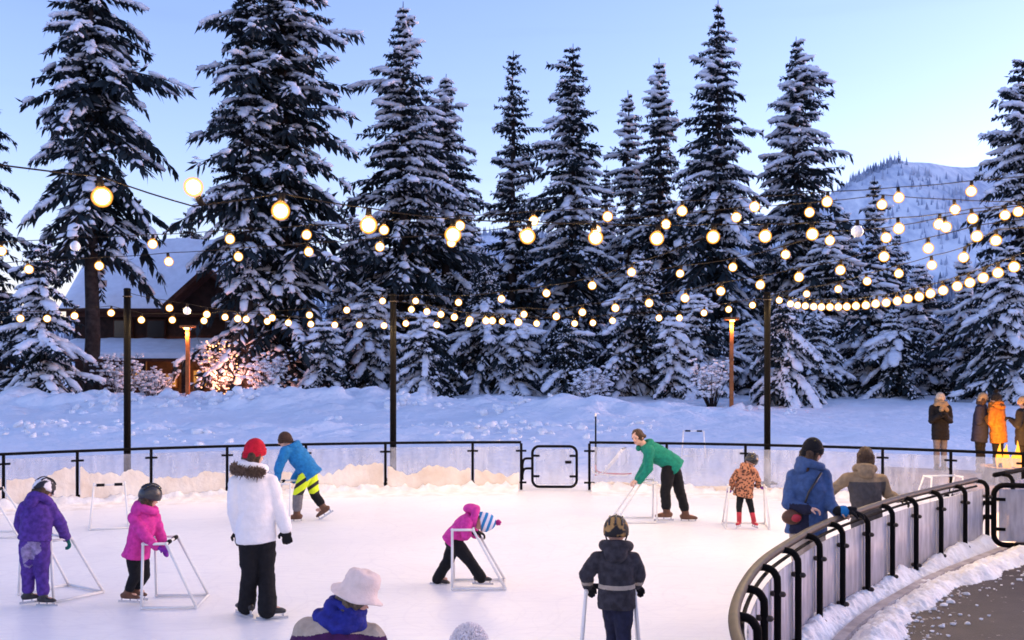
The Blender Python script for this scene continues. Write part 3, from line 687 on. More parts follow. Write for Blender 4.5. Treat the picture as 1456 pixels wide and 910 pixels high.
def shrub(label, x, d, w, h, seed, snow=.8, z0=.2, group='snowy shrubs at the foot of the firs'):
    r = np.random.default_rng(seed); base = P(x, HY, d); base.z = z0
    root = thing('shrub', label, 'shrub', base, group); mb = MB(); C = []; A = []
    for k in range(int(20 * w)):
        az = r.uniform(0, 6.28); sp = r.uniform(.1, 1) * w / 2; L = h * r.uniform(.55, 1.05)
        p = [base + Vector((math.cos(az) * sp * .2, math.sin(az) * sp * .2, 0)), base + Vector((math.cos(az) * sp * .6, math.sin(az) * sp * .6, L * .6)), base + Vector((math.cos(az) * sp, math.sin(az) * sp, L))]
        mb.tube(p, [.025, .016, .008], 4)
        for q in range(9):
            t = r.uniform(.25, 1); b = p[0].lerp(p[1], t * 2) if t < .5 else p[1].lerp(p[2], t * 2 - 1)
            e = b + Vector((r.normal(0, .22), r.normal(0, .22), r.uniform(.05, .3))) * h * .35
            mb.tube([b, e], [.009, .005], 3)
            if r.random() < snow: C.append(tuple(b.lerp(e, r.random()) + Vector((0, 0, .03)))); A.append(r.uniform(.05, .13))
    mb.build('branches', M['bark'], root)['kind'] = 'stuff'
    A = np.array(A); n = len(A); I = np.eye(3)
    V, Fa = blobs(np.array(C), I[0][None] * (A * 1.3)[:, None], I[1][None] * (A * 1.2)[:, None], I[2][None] * (A * .7)[:, None], r)
    link('snow_load', npmesh('snow_load', V - np.array(base), Fa, [M['snow_tree']]), root)['kind'] = 'stuff'
    return root
for i, (lb, x, d, w, h) in enumerate([
    ('snow-dusted shrub in front of the cabin\'s left corner', 172, 55, 3.2, 2.6), ('snow-dusted shrub below the cabin porch beside the orange cabin post', 222, 56, 3.0, 2.0),
    ('pinkish lit shrub just right of the thick trunk foot', 378, 55.5, 3.2, 2.7), ('frosted twiggy shrub just left of the orange lit post', 1012, 51, 2.4, 2.4),
    ('frosted loose shrub right of the far gate, below the narrow dark fir', 845, 55, 2.8, 1.9)]):
    shrub(lb, x, d, w, h, 60 + i)

# glowing bush: shrub wrapped in fairy lights
gb = shrub('glowing bush wrapped in orange fairy lights beside the cabin', 312, 57, 3.0, 3.6, 99, snow=.55)
del gb['group']
def fairy():
    r = np.random.default_rng(4); b = gb.location; n = 170
    az = r.uniform(0, 6.28, n); rad = 1.25 * np.sqrt(r.random(n)); z = r.uniform(.35, 3.5, n)
    rad *= .45 + .55 * np.sin(np.clip(z / 3.7, 0, 1) * math.pi) ** .6
    C = np.stack([b.x + rad * np.cos(az), b.y + rad * np.sin(az), b.z + z], 1); I = np.eye(3); s = np.full((n, 1), .045)
    V, Fa = blobs(C, I[0][None] * s, I[1][None] * s, I[2][None] * s, r, 0)
    o = link('fairy_lights', npmesh('fairy_lights', V, Fa, [M['fairy']])); tag(o, 'tiny orange fairy lights wound through the glowing bush', 'lights'); o['kind'] = 'stuff'
    point('fairy_glow', Vector((b.x, b.y - .5, b.z + 1.8)), 260, (1, .36, .20), .5)
    point('fairy_glow', Vector((b.x + 1.6, b.y - 1.6, b.z + 1.5)), 120, (1, .38, .26), .4)
fairy()

# ------------------------------------------------------------------ cabin and lit posts
def cabin():
    d = 72.; b = P(205, HY, d); b.z = 0
    root = thing('cabin', 'brown timber cabin with snow-covered gable roof among the firs', 'house', b)
    def q(x, y, dd=d): return P(x, y, dd)
    x0, x1 = q(92, 0).x, q(330, 0).x; ez = q(0, 441).z; rz = q(0, 350, d + 5).z
    mb = MB(); mb.box(((x0 + x1) / 2, d + 5, ez / 2), x1 - x0 - 1.2, 9.4, ez); mb.build('wall', M['wood_dark'], root, False)
    mb = MB(); mb.box(((x0 + x1) / 2, d - .1, q(0, 441).z - .25), x1 - x0 - .5, .5, .5); mb.build('fascia', M['wood_red'], root, False)
    rf = MB(); rf.slab([(x0, d - .9, ez - .15), (x1, d - .9, ez - .15), (x1, d + 5, rz - .3), (x0, d + 5, rz - .3)], .22)
    rf.slab([(x0, d + 5, rz - .3), (x1, d + 5, rz - .3), (x1, d + 11, ez - .15), (x0, d + 11, ez - .15)], .22); ro = rf.build('roof', M['wood_red'], root, False)
    # thick snow on the front slope, lumpy
    def snow_slope(a, bq, c, e, th, seed, name, par):
        n, k = 50, 26; V = []
        for i in range(n):
            for j in range(k):
                s, t = i / (n - 1), j / (k - 1)
                p = (Vector(a).lerp(Vector(bq), s)).lerp(Vector(e).lerp(Vector(c), s), t); V.append(tuple(p))
        V = np.array(V); S = np.repeat(np.arange(n) / (n - 1), k); T = np.tile(np.arange(k) / (k - 1), n)
        edge = np.minimum(np.minimum(S, 1 - S) * 18, np.minimum(T, 1 - T + .3) * 14); V[:, 2] += th * np.clip(edge, 0, 1) ** .5 * (1 + .35 * fbm(V * .8, 3, seed)) + .02
        i = np.arange(n * k).reshape(n, k); Fa = np.stack([i[:-1, :-1].ravel(), i[1:, :-1].ravel(), i[1:, 1:].ravel(), i[:-1, 1:].ravel()], 1)
        return link(name, npmesh(name, V - np.array(b), Fa, [M['snow_tree']]), par)
    snow_slope((x0, d - 1.0, ez + .06), (x1, d - 1.0, ez + .06), (x1, d + 5.1, rz + .0), (x0, d + 5.1, rz + .0), .55, 70, 'roof_snow', ro)
    # projecting gable towards the rink
    gx, gz = q(300, 388, d - 3).x, q(300, 388, d - 3).z; lx, lz = q(240, 442, d - 3).x, q(240, 442, d - 3).z
    wx = gx + (gx - lx)
    mb = MB()
    for ex in (lx, wx):
        s = 1 if ex == wx else -1
        quad = [(ex, d - 4.2, lz), (gx, d - 4.2, gz), (gx, d + 3, gz), (ex, d + 3, lz)]
        mb.slab(quad if s > 0 else quad[::-1], -.3)
    g = mb.build('porch_roof', M['wood_red'], root, False)
    snow_slope((lx - .1, d - 4.1, lz + .05), (gx, d - 4.1, gz + .05), (gx, d + 3, gz + .05), (lx - .1, d + 3, lz + .05), .35, 71, 'roof_snow', g)
    snow_slope((gx, d - 4.1, gz + .05), (wx, d - 4.1, lz + .05), (wx, d + 3, lz + .05), (gx, d + 3, gz + .05), .35, 72, 'roof_snow', g)
    mb = MB(); mb.add([(lx + .3, d - 3.2, lz), (wx - .3, d - 3.2, lz), (gx, d - 3.2, gz - .4)], [(0, 1, 2)]); mb.build('gable_board', M['wood_dark'], root, False)
    # lower porch roof with its snow
    py0, py1 = q(0, 514, d - 4).z, q(0, 492, d - 1).z; pr = MB(); pr.slab([(x0 + .4, d - 4.0, py0), (x1 - .5, d - 4.0, py0), (x1 - .5, d - .3, py1), (x0 + .4, d - .3, py1)], .18)
    p = pr.build('lower_roof', M['wood_red'], root, False)
    snow_slope((x0 + .3, d - 4.1, py0 + .2), (x1 - .4, d - 4.1, py0 + .2), (x1 - .4, d - .3, py1 + .2), (x0 + .3, d - .3, py1 + .2), .35, 73, 'roof_snow', p)
    for xx in (150, 205, 262, 316):
        c = q(xx, 0, d - 3.8); mb = MB(); mb.box((c.x, c.y, py0 / 2), .3, .3, py0); mb.build('porch_post', M['wood_dark'], root, False)
    for xx, yy, w, h in ((165, 533, .9, .8), (195, 536, .8, 1.0), (244, 541, .7, .9), (285, 538, .9, 1.1)):
        c = q(xx, yy, d + .12); mb = MB(); mb.box((c.x, d + .16, c.z), w + .2, .2, h + .2); f_ = mb.build('window', M['wood_red'], root, False)
        mb = MB(); mb.box((c.x, d + .03, c.z), w, .06, h); mb.build('pane', M['window_warm'], f_, False)
    for xx, yy, w, h in ((175, 468, 1.2, 1.2), (222, 468, 1.2, 1.2)):
        c = q(xx, yy, d + .12); mb = MB(); mb.box((c.x, d + .16, c.z), w + .2, .2, h + .2); f_ = mb.build('window', M['wood_red'], root, False)
        mb = MB(); mb.box((c.x, d + .03, c.z), w, .06, h); mb.build('pane', M['eye'], f_, False)
    point('porch_lamp', q(240, 535, d - 2), 90, (1, .45, .15), .15)
    point('porch_lamp', q(290, 532, d - 2.2), 120, (1, .45, .15), .15)
cabin()
def lit_post(label, x, top, d, w):
    t = P(x, top, d); b = t.copy(); b.z = 0; root = thing('lamp_post', label, 'post', b, 'orange lit wooden posts')
    mb = MB(); mb.box((b.x, b.y, t.z / 2), w, w, t.z); mb.build('post', M['wood_post'], root, False)
    mb = MB(); mb.box((b.x, b.y, t.z + .06), w * 3.6, w * 3.6, .12); c = mb.build('cap', M['wood_post'], root, False)
    mb = MB(); mb.box((b.x, b.y - w * 1.1, t.z - .05), w * 1.2, w * .8, .08); mb.build('lamp', M['lamp_warm'], c, False)
    point('post_lamp', Vector((b.x - .05, b.y - w * 1.25, t.z - .35)), 46, (1, .45, .12), .06, root)
lit_post('orange lit post with flat cap between the firs behind the rink', 1040, 455, 50, .18)
lit_post('orange lit post standing in front of the cabin', 267, 466, 54, .19)

# ------------------------------------------------------------------ far boards
def far_railing(label, cols, t0, t1, end_gate):
    c = arc_pt((t0 + t1) / 2); root = thing('rink_railing', label, 'railing', c)
    n = int((t1 - t0) / .012) + 2; ths = np.linspace(t0, t1, n); ZR = .90
    mb = MB(); mb.tube([arc_pt(t, 0, ZR) for t in ths], .026, 10); mb.build('handrail', M['black_metal'], root)
    pts = sorted(arc_th(arc(x)) for x in cols)
    for t in pts:
        mb = MB(); mb.tube([arc_pt(t, .0, 0.0), arc_pt(t, .0, ZR - .02)], .026, 9); po = mb.build('post', M['black_metal'], root)
        for z in (.74, .14):
            mb = MB(); tv = (arc_pt(t + .001) - arc_pt(t)).normalized()
            mb.box(arc_pt(t, -.02, z), .20, .035, .035, math.atan2(tv.y, tv.x)); mb.build('clamp', M['black_metal'], po, False)
    allp = pts
    for a, b in zip(allp, allp[1:]):
        m = 6; g = .03 / RR; mb = MB(); R = []
        for t in np.linspace(a + g, b - g, m): R.append([arc_pt(t, -.036, .03), arc_pt(t, -.024, .03), arc_pt(t, -.024, .82), arc_pt(t, -.036, .82)])
        pn_ = mb.rings(R).build('glass_panel', M['glass_far'], root, False)
        # spray of scraped snow stuck on the inside of the panel
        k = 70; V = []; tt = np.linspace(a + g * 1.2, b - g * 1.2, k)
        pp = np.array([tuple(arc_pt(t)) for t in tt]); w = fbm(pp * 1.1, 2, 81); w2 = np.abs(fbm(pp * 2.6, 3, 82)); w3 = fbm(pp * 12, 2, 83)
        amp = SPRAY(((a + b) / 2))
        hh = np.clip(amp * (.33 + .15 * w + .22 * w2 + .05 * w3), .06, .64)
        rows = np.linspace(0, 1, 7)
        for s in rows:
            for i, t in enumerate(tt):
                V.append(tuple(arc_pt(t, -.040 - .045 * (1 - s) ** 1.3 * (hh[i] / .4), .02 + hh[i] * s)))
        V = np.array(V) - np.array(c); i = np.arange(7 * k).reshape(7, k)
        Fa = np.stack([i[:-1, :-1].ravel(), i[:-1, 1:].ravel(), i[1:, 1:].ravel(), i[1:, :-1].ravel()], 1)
        o = link('snow_spray', npmesh('snow_spray', V, Fa, [M['snow_beige']]), pn_)
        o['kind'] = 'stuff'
    return root
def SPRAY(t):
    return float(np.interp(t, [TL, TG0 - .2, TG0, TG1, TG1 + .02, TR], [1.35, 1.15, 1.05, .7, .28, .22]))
far_railing('far curved glass boards with black rail, left of the closed gate', [-220, -105, 5, 110, 215, 323, 435, 548, 672, 741], TL, TG0, 1)
far_railing('far curved glass boards with black rail, right of the closed gate', [838, 948, 1060, 1160, 1255, 1352, 1455, 1560, 1700], TG1, TR, 0)
def rrect(a, b, z0, z1, r, n=6):
    """closed rounded rectangle path in the vertical plane through a, b"""
    u = (b - a); L = u.length; u = u.normalized(); pts = []
    for cx, cz, a0 in ((L - r, z0 + r, -90), (L - r, z1 - r, 0), (r, z1 - r, 90), (r, z0 + r, 180)):
        for k in range(n + 1):
            an = math.radians(a0 + 90 * k / n); pts.append(a + u * (cx + r * math.cos(an)) + Vector((0, 0, cz + r * math.sin(an))))
    pts.append(pts[0]); return pts
def gate(label, a, b, z0, z1, hinge, glassm, rad=.026):
    root = thing('rink_gate', label, 'gate', (a + b) / 2)
    mb = MB(); mb.tube(rrect(a, b, z0, z1, .13), rad, 9, cap=False); mb.build('gate_frame', M['black_metal'], root)
    u = (b - a).normalized(); nrm = Vector((-u.y, u.x, 0)); mb = MB()
    R = [[p + nrm * .006 + Vector((0, 0, z0 + .05)), p - nrm * .006 + Vector((0, 0, z0 + .05)), p - nrm * .006 + Vector((0, 0, z1 - .05)), p + nrm * .006 + Vector((0, 0, z1 - .05))] for p in (a + u * .06, b - u * .06)]
    mb.rings(R).build('glass_panel', glassm, root, False)
    for p, s in ((a, 1), (b, -1)):
        for z in (z0 + .2, z1 - .18):
            mb = MB(); mb.box(p + u * (s * .07) + Vector((0, 0, z)), .13, .035, .04, math.atan2(u.y, u.x)); mb.build('clamp', M['black_metal'], root, False)
    for z in (z1 - .28, z0 + .30):        # curved hinge arms to the post
        mb = MB(); q = hinge + Vector((0, 0, z - .16)); e = a + Vector((0, 0, z + .05)); mid = Vector((q.x * .8 + e.x * .2, q.y * .8 + e.y * .2, e.z - .01))
        mb.tube(catmull([q, q + Vector((0, 0, .1)), mid, e], 5), rad * .9, 8); mb.build('hinge', M['black_metal'], root)
    mb = MB(); mb.box(b - u * .16 + Vector((0, 0, z1 - .3)), .12, .05, .05, math.atan2(u.y, u.x)); mb.build('latch', M['black_metal'], root, False)
    return root
ga, gbp = arc(757, .05), arc(820, .05)
gate('closed glass gate with rounded black frame in the far boards', ga, gbp, .05, .82, arc(743), M['glass_far'])

# ------------------------------------------------------------------ near curved railing
def near_railing():
    root = thing('rink_railing', 'near curved railing with bent black posts and frosted panels beside the pavement', 'railing', NEAR[len(NEAR) // 2])
    mb = MB(); mb.tube([p + Vector((0, 0, .90)) for p in NEAR[::7]] + [NEAR[-1] + Vector((0, 0, .90))], .034, 12); mb.build('handrail', M['rail_metal'], root)
    step = 38; idx = list(range(len(NEAR) - 1, 25, -step))
    for i in idx:
        t, o = near_frame(i)
        A = NEAR[i] + Vector((0, 0, .885)); prof = [(0.0, .885), (.05, .885), (.095, .87), (.125, .83), (.135, .77), (.135, .40), (.135, .02)]
        mb = MB(); mb.tube(catmull([NEAR[i] + o * a + Vector((0, 0, z)) for a, z in prof], 4), .027, 10); po = mb.build('post', M['black_metal'], root)
        for z in (.70, .16):
            mb = MB(); mb.capsule(NEAR[i] + o * .10 + Vector((0, 0, z)), NEAR[i] + o * .175 + Vector((0, 0, z)), .022, .022, 8); mb.build('bolt', M['rail_metal'], po)
    for a, b in zip(idx, idx[1:]):
        mb = MB(); R = []
        for i in list(range(b, a, 4)) + [a]:
            R.append([near_off(i, .072, .06), near_off(i, .084, .06), near_off(i, .084, .79), near_off(i, .072, .79)])
        R[0] = [p.lerp(q, .25) for p, q in zip(R[0], R[1])]; R[-1] = [p.lerp(q, .25) for p, q in zip(R[-1], R[-2])]
        mb.rings(R).build('frosted_panel', M['glass_near'], root, True)
    # plain black rub rail below the handrail on the rink side
    mb = MB(); mb.tube([near_off(i, .045, .835) for i in range(30, len(NEAR), 10)], .014, 8); mb.build('panel_rail', M['black_metal'], root)
near_railing()
def kerb():
    mb = MB(); R = []
    for i in range(0, len(NEAR), 8): R.append([near_off(i, .29, -.05), near_off(i, .39, -.05), near_off(i, .385, .085), near_off(i, .295, .085)])
    kind(mb.rings(R).build('kerb', M['kerb'], None, False), 'structure')
kerb()
def clods():
    r = np.random.default_rng(17); n = 480; i = r.integers(40, len(NEAR), n); C = []
    for k in i: C.append(tuple(near_off(int(k), .62 + abs(r.normal(0, .22)) + (r.uniform(0, 2.5) if r.random() < .08 else 0), .028)))
    a = r.gamma(2.0, .0042, n)[:, None] + .003; I = np.eye(3)
    V, Fa = blobs(np.array(C), I[0][None] * a * 1.3, I[1][None] * a, I[2][None] * a * .8, r, .35)
    kind(link('snow_clods', npmesh('snow_clods', V, Fa, [M['snow_near']], smooth=False)), 'stuff', 'crumbs of scraped snow on the pavement beside the near railing')
clods()
e = NEAR[-1]
gate('open-ended glass gate with rounded black frame at the end of the near railing', e + Vector((.20, -.05, 0)), e + Vector((1.45, -.35, 0)), .08, .84, e + Vector((.06, .02, 0)), M['glass_near'], .034)
def side_rail():
    a, b = Vector((6.45, 13.3, 0)), Vector((9.2, 15.9, 0)); root = thing('rink_railing', 'short railing stub with a bent post behind the right gate', 'railing', a)
    mb = MB(); mb.tube([a.lerp(b, k / 8) + Vector((0, 0, .9)) for k in range(9)], .032, 10); mb.build('handrail', M['black_metal'], root)
    u = (b - a).normalized(); o = Vector((u.y, -u.x, 0)); pts = []
    for k in range(5):
        c = a.lerp(b, .07 + k * .22); pts.append(c)
        mb = MB(); mb.tube(catmull([c + o * q + Vector((0, 0, z)) for q, z in [(0, .885), (.05, .885), (.095, .87), (.125, .83), (.135, .77), (.135, .4), (.135, .02)]], 4), .027, 9); mb.build('post', M['black_metal'], root)
    for p, q in zip(pts, pts[1:]):
        mb = MB(); mb.rings([[c + o * .072 + Vector((0, 0, .05)), c + o * .084 + Vector((0, 0, .05)), c + o * .084 + Vector((0, 0, .79)), c + o * .072 + Vector((0, 0, .79))] for c in (p + u * .03, q - u * .03)]).build('frosted_panel', M['glass_near'], root, False)
side_rail()

# ------------------------------------------------------------------ light poles and strings of bulbs
def pole(label, x, off, h, side=None):
    b = arc(x, off) if side is None else side.copy(); b.z = 0
    root = thing('light_pole', label, 'pole', b, 'string light poles round the rink')
    mb = MB(); mb.tube([b + Vector((0, 0, -.1)), b + Vector((0, 0, h))], .062, 12); mb.build('pole', M['black_metal'], root)
    mb = MB(); mb.tube([b + Vector((0, 0, h)), b + Vector((0, 0, h + .03))], [.07, .05], 12); mb.build('cap', M['black_metal'], root)
    mb = MB(); mb.box(b + Vector((0, 0, .14)), .30, .30, .03); mb.build('base_plate', M['black_metal'], root, False)
    mb = MB()
    for k in range(10):
        an = 2 * math.pi * k / 10; an2 = 2 * math.pi * (k + 1) / 10
        mb.tube([b + Vector((math.cos(an) * .075, math.sin(an) * .075, h - .12)), b + Vector((math.cos(an2) * .075, math.sin(an2) * .075, h - .12))], .012, 6)
    mb.build('hook_ring', M['rail_metal'], root)
    return b + Vector((0, 0, h))
PT1 = pole('black string light pole behind the purple-suited child', 181, .6, 3.72)
PT2 = pole('black string light pole behind the boards, between the cabin and the far gate', 559, .6, 3.72)
PT3 = pole('black string light pole behind the leopard coat child', 1091, .6, 3.72)
ARX = Vector((7.6, 9.6, 0)); ALX = Vector((-11.5, 13.6, 0)); ANX = Vector((-5.6, 5.2, 0))

BR = .066
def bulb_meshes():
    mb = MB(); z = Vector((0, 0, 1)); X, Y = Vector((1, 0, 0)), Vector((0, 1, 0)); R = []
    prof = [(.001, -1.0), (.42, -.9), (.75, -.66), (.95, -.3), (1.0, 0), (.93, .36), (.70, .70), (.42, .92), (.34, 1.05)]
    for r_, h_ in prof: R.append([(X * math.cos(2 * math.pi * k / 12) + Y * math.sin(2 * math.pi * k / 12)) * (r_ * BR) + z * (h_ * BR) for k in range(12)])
    mb.rings(R); glass = mb.mesh('bulb', [M['bulb_glass_halo']]); off = mb.mesh('bulb', [M['bulb_off']])
    mb = MB(); mb.ell((0, 0, 0), (X * BR * .70, Y * BR * .70, z * BR * .70), 14, 10); mb.ell((0, 0, 0), (X * BR * .87, Y * BR * .87, z * BR * .87), 14, 10, 1); core = mb.mesh('core_halo', [M['bulb_core'], M['bulb_halo']])  # bright core sphere plus the glowing halo shell around it
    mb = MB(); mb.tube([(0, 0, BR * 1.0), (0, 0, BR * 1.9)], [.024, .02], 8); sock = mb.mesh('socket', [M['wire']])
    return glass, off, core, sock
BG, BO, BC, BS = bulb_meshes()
BL = bpy.data.lights.new('bulb_light', 'POINT'); BL.energy = BULB_W; BL.color = (1.0, .66, .27); BL.shadow_soft_size = .05
NB = [0]
def light_string(label, pts, start=None, end=None, off=(), flip=(), extra=()):
    """pts: bulb centres in world; a wire runs just above them"""
    c = pts[len(pts) // 2]; root = thing('string_lights', label, 'string lights', Vector((c.x, c.y, 0)), 'strings of globe bulbs over the rink')
    wire = []; up = Vector((0, 0, BR * 1.9)); w = [p + up for p in pts]
    for i in flip: w[i] = pts[i] - up
    if start: w = [start] + w
    if end: w = w + [end]
    for a, b in zip(w, w[1:]):
        L = (b - a).length; wire += [a.lerp(b, t / 4) - Vector((0, 0, .012 * L * math.sin(math.pi * t / 4))) for t in range(4)]
    wire.append(w[-1]); mb = MB(); mb.tube(wire, .0055, 5); mb.build('wire', M['wire'], root)
    r = random.Random(len(label))
    for i, p in enumerate(pts):
        lit = i not in off
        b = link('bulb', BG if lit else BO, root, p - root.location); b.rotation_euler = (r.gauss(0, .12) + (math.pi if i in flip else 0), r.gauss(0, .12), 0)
        s = link('socket', BS, b)
        if lit:
            link('core_halo', BC, b)
            l = bpy.data.objects.new('bulb_light', BL); COL.objects.link(l); l.parent = b; NB[0] += 1
    return root
def lay(px, d0, d1, x0=None, x1=None):
    """bulbs seen at photo positions, on a straight run in plan from depth d0 to d1"""
    x0 = px[0][0] if x0 is None else x0; x1 = px[-1][0] if x1 is None else x1
    out = []
    for x, y in px:
        t = (x - x0) / (x1 - x0); out.append(P(x, y, 1 / ((1 - t) / d0 + t / d1)))
    return out
top = lambda p, z: Vector((p.x, p.y, z))
# nearest, largest bulbs
light_string('nearest string with the biggest bulbs crossing from upper left to right', [P(-140, 245, 5.2)] +
    lay([(145, 280), (275, 266), (399, 300), (524, 320), (644, 334), (750, 336), (847, 338), (934, 339), (1014, 337), (1088, 336), (1155, 333), (1219, 329), (1278, 325), (1335, 319), (1383, 311), (1429, 306)], 6.2, 12.6) + [P(1490, 296, 13)], start=top(ANX, 3.6), end=Vector((9.4, 14.2, 4.4)), off=(12,), flip=(2,))
light_string('long straight upper string, its bulbs evenly spaced across the whole view', lay([(-215, 368), (-105, 362), (2, 357), (107, 350), (217, 347), (327, 340), (436, 334), (546, 327), (654, 321), (759, 314), (864, 308), (970, 300), (1073, 294), (1176, 287), (1278, 281), (1381, 272), (1484, 262)], 13.6, 11.6), start=top(ALX, 4.0), end=top(ARX, 4.6), off=(3,))
light_string('long straight string just below the upper evenly spaced one', lay([(-160, 394), (-60, 389), (41, 383), (141, 378), (240, 372), (339, 365), (439, 358), (540, 351), (642, 345), (745, 334), (848, 327), (947, 319), (1047, 309), (1151, 302), (1254, 291), (1358, 298), (1448, 301)], 14.6, 12.2), start=top(ALX, 3.8), end=Vector((9.4, 14.2, 4.2)))
# perimeter
def perim(px, off=.55): return [P(x, y, arc(x, off).y) for x, y in px]
light_string('low perimeter string between the left edge and the middle pole', perim([(-90, 452), (-48, 455), (-10, 455), (29, 453), (67, 453), (106, 449), (158, 445), (201, 455), (245, 455), (290, 456), (320, 451), (350, 454), (380, 457), (410, 459), (442, 461), (476, 462), (511, 462), (546, 463)]), start=None, end=PT2 - Vector((0, 0, .45)), off=())
light_string('low perimeter string between the middle pole and the pole by the leopard coat child', perim([(577, 460), (621, 462), (666, 460), (714, 457), (763, 460), (817, 460), (843, 459), (871, 456), (937, 452), (966, 452), (1001, 445), (1036, 440), (1070, 434)]), start=PT2 - Vector((0, 0, .45)), end=PT3 - Vector((0, 0, .1)))
light_string('sagging string rising left of the middle pole', lay([(241, 438), (266, 442), (294, 447), (338, 453), (387, 452), (440, 448), (493, 441), (544, 428)], 17.0, 18.9), start=PT1 - Vector((0, 0, .05)), end=PT2, off=(1,))
light_string('short close-set string dipping right of the middle pole', lay([(585, 440), (607, 443), (627, 447), (646, 451), (668, 455), (691, 456), (700, 456), (737, 458)], 18.8, 16.4), start=PT2 - Vector((0, 0, .1)), end=P(779, 452, 16))
light_string('string climbing from the middle pole towards the close pair of firs', lay([(591, 428), (652, 430), (713, 425), (777, 417), (842, 406), (898, 387)], 18.8, 14.5), start=PT2, end=P(1000, 338, 12.2))
light_string('string climbing rightwards below the evenly spaced ones', lay([(967, 389), (1042, 380), (1117, 362), (1180, 342), (1260, 338), (1345, 323)], 15.5, 11.5), start=P(850, 396, 17), end=top(ARX, 4.4))
light_string('long shallow string climbing from above the far gate to the right edge', lay([(745, 447), (791, 450), (828, 444), (875, 438), (923, 431), (974, 424), (1025, 414), (1081, 405), (1136, 394), (1195, 384), (1257, 365), (1320, 353), (1389, 336)], 17.6, 11.2), start=P(713, 440, 18), end=top(ARX, 4.2))
light_string('string fanning up from the leopard child\'s pole above the close-set garland', lay([(1147, 418), (1192, 411), (1233, 400), (1278, 389), (1325, 377), (1370, 366), (1416, 342)], 18.0, 11.4), start=PT3, end=top(ARX, 4.0))
light_string('long close-set bulb garland swooping from the pole to the right edge', lay([(1108, 427), (1124, 432), (1134, 434), (1145, 435), (1157, 436), (1168, 436.5), (1180, 436.5), (1192, 436.5), (1204, 436), (1217, 435), (1231, 434), (1245, 432), (1260, 430.5), (1276, 428), (1291, 424.5), (1307, 422), (1323, 417.5), (1341, 413), (1361, 407), (1379, 402), (1398, 395), (1419, 388), (1442, 379.5), (1468, 370)], 18.8, 11.2), start=PT3 - Vector((0, 0, .05)), end=top(ARX, 3.5))
for k, (dy, zz) in enumerate(((3.2, 4.1), (.4, 4.2))):  # extra strings added out of view to warm the foreground and front faces
    light_string(['string of bulbs overhead just in front of the viewer', 'string of bulbs overhead above the viewer'][k], [Vector((-6.5 + 1.3 * i + .3 * k, dy + .02 * i, zz - .35 * math.sin(math.pi * (i + .5) / 10))) for i in range(10)], start=Vector((-8.2, dy, zz)), end=Vector((7.6, 9.6, 4.5)) if k == 0 else Vector((8.6, dy, 4.3)))
pole('string light pole at the left end of the long straight strings', 0, 0, 4.1, ALX); pole('string light pole where the right-hand strings gather', 0, 0, 4.7, ARX); pole('string light pole holding the nearest string', 0, 0, 3.7, ANX); pole('string light pole beyond the right gate', 0, 0, 4.5, Vector((9.4, 14.2, 0)))

# ------------------------------------------------------------------ skating aids
def walker(label, c, head, w=.52, h=.62, L=.60, grip=True):
    """white pipe frame: two side triangles, a top bar with foam grips, a base bar. c: rear centre on the ground"""
    hd = Vector((head[0], head[1], 0)).normalized(); s = Vector((hd.y, -hd.x, 0)); c = Vector((c.x, c.y, c.z + .018))
    root = thing('skating_aid', label, 'skating aid', c, 'white pipe skating aids'); r = .0138
    for k in (-1, 1):
        a = c + s * (k * w / 2); at = a + Vector((0, 0, h)) - s * (k * .05); tf = at + hd * .22; fr = a + hd * L
        mb = MB(); mb.tube([a, at], r, 9).tube([at, tf], r, 9).tube([tf, fr], r, 9).tube([a, fr], r, 9)
        for q in (a, at, tf, fr): mb.ell(q, (Vector((r * 1.35, 0, 0)), Vector((0, r * 1.35, 0)), Vector((0, 0, r * 1.35))), 8, 5)
        mb.build('side_frame', M['pvc'], root)
    a0, a1 = c - s * (w / 2 - .05) + hd * .22 + Vector((0, 0, h)), c + s * (w / 2 - .05) + hd * .22 + Vector((0, 0, h))
    MB().tube([a0, a1], r, 9).build('top_bar', M['pvc'], root)
    MB().tube([c - s * (w / 2) + hd * L, c + s * (w / 2) + hd * L], r, 9).build('base_bar', M['pvc'], root)
    if grip:
        for t0, t1 in ((.08, .34), (.66, .92)): MB().tube([a0.lerp(a1, t0), a0.lerp(a1, t1)], r * 1.6, 9).build('grip', M['foam'], root)
    return root

# ------------------------------------------------------------------ people
def remesh(mb, vox, smooth=2, fold=0.0, seed=0, fscale=9.0):
    me = mb.mesh('tmp', [M['skin']]); ob = bpy.data.objects.new('tmp', me); COL.objects.link(ob)
    m = ob.modifiers.new('r', 'REMESH'); m.mode = 'VOXEL'; m.voxel_size = vox
    if smooth: s = ob.modifiers.new('s', 'SMOOTH'); s.iterations = smooth; s.factor = .5
    dg = bpy.context.evaluated_depsgraph_get(); dg.update()
    out = bpy.data.meshes.new_from_object(ob.evaluated_get(dg)); bpy.data.objects.remove(ob); bpy.data.meshes.remove(me)
    if fold:
        n = len(out.vertices); co = np.empty(n * 3, np.float32); out.vertices.foreach_get('co', co); co = co.reshape(-1, 3)
        no = np.empty(n * 3, np.float32); out.vertices.foreach_get('normal', no); no = no.reshape(-1, 3)
        q = co * np.array([.75, .75, 1.5]); k = fbm(q * fscale, 3, 90 + seed); k2 = 1 - 2 * np.abs(fbm(q * fscale * .8 + 5, 2, 95 + seed))
        co = co + no * (fold * (.6 * k + .5 * k2))[:, None]; out.vertices.foreach_set('co', co.astype(np.float32).ravel())
    return out
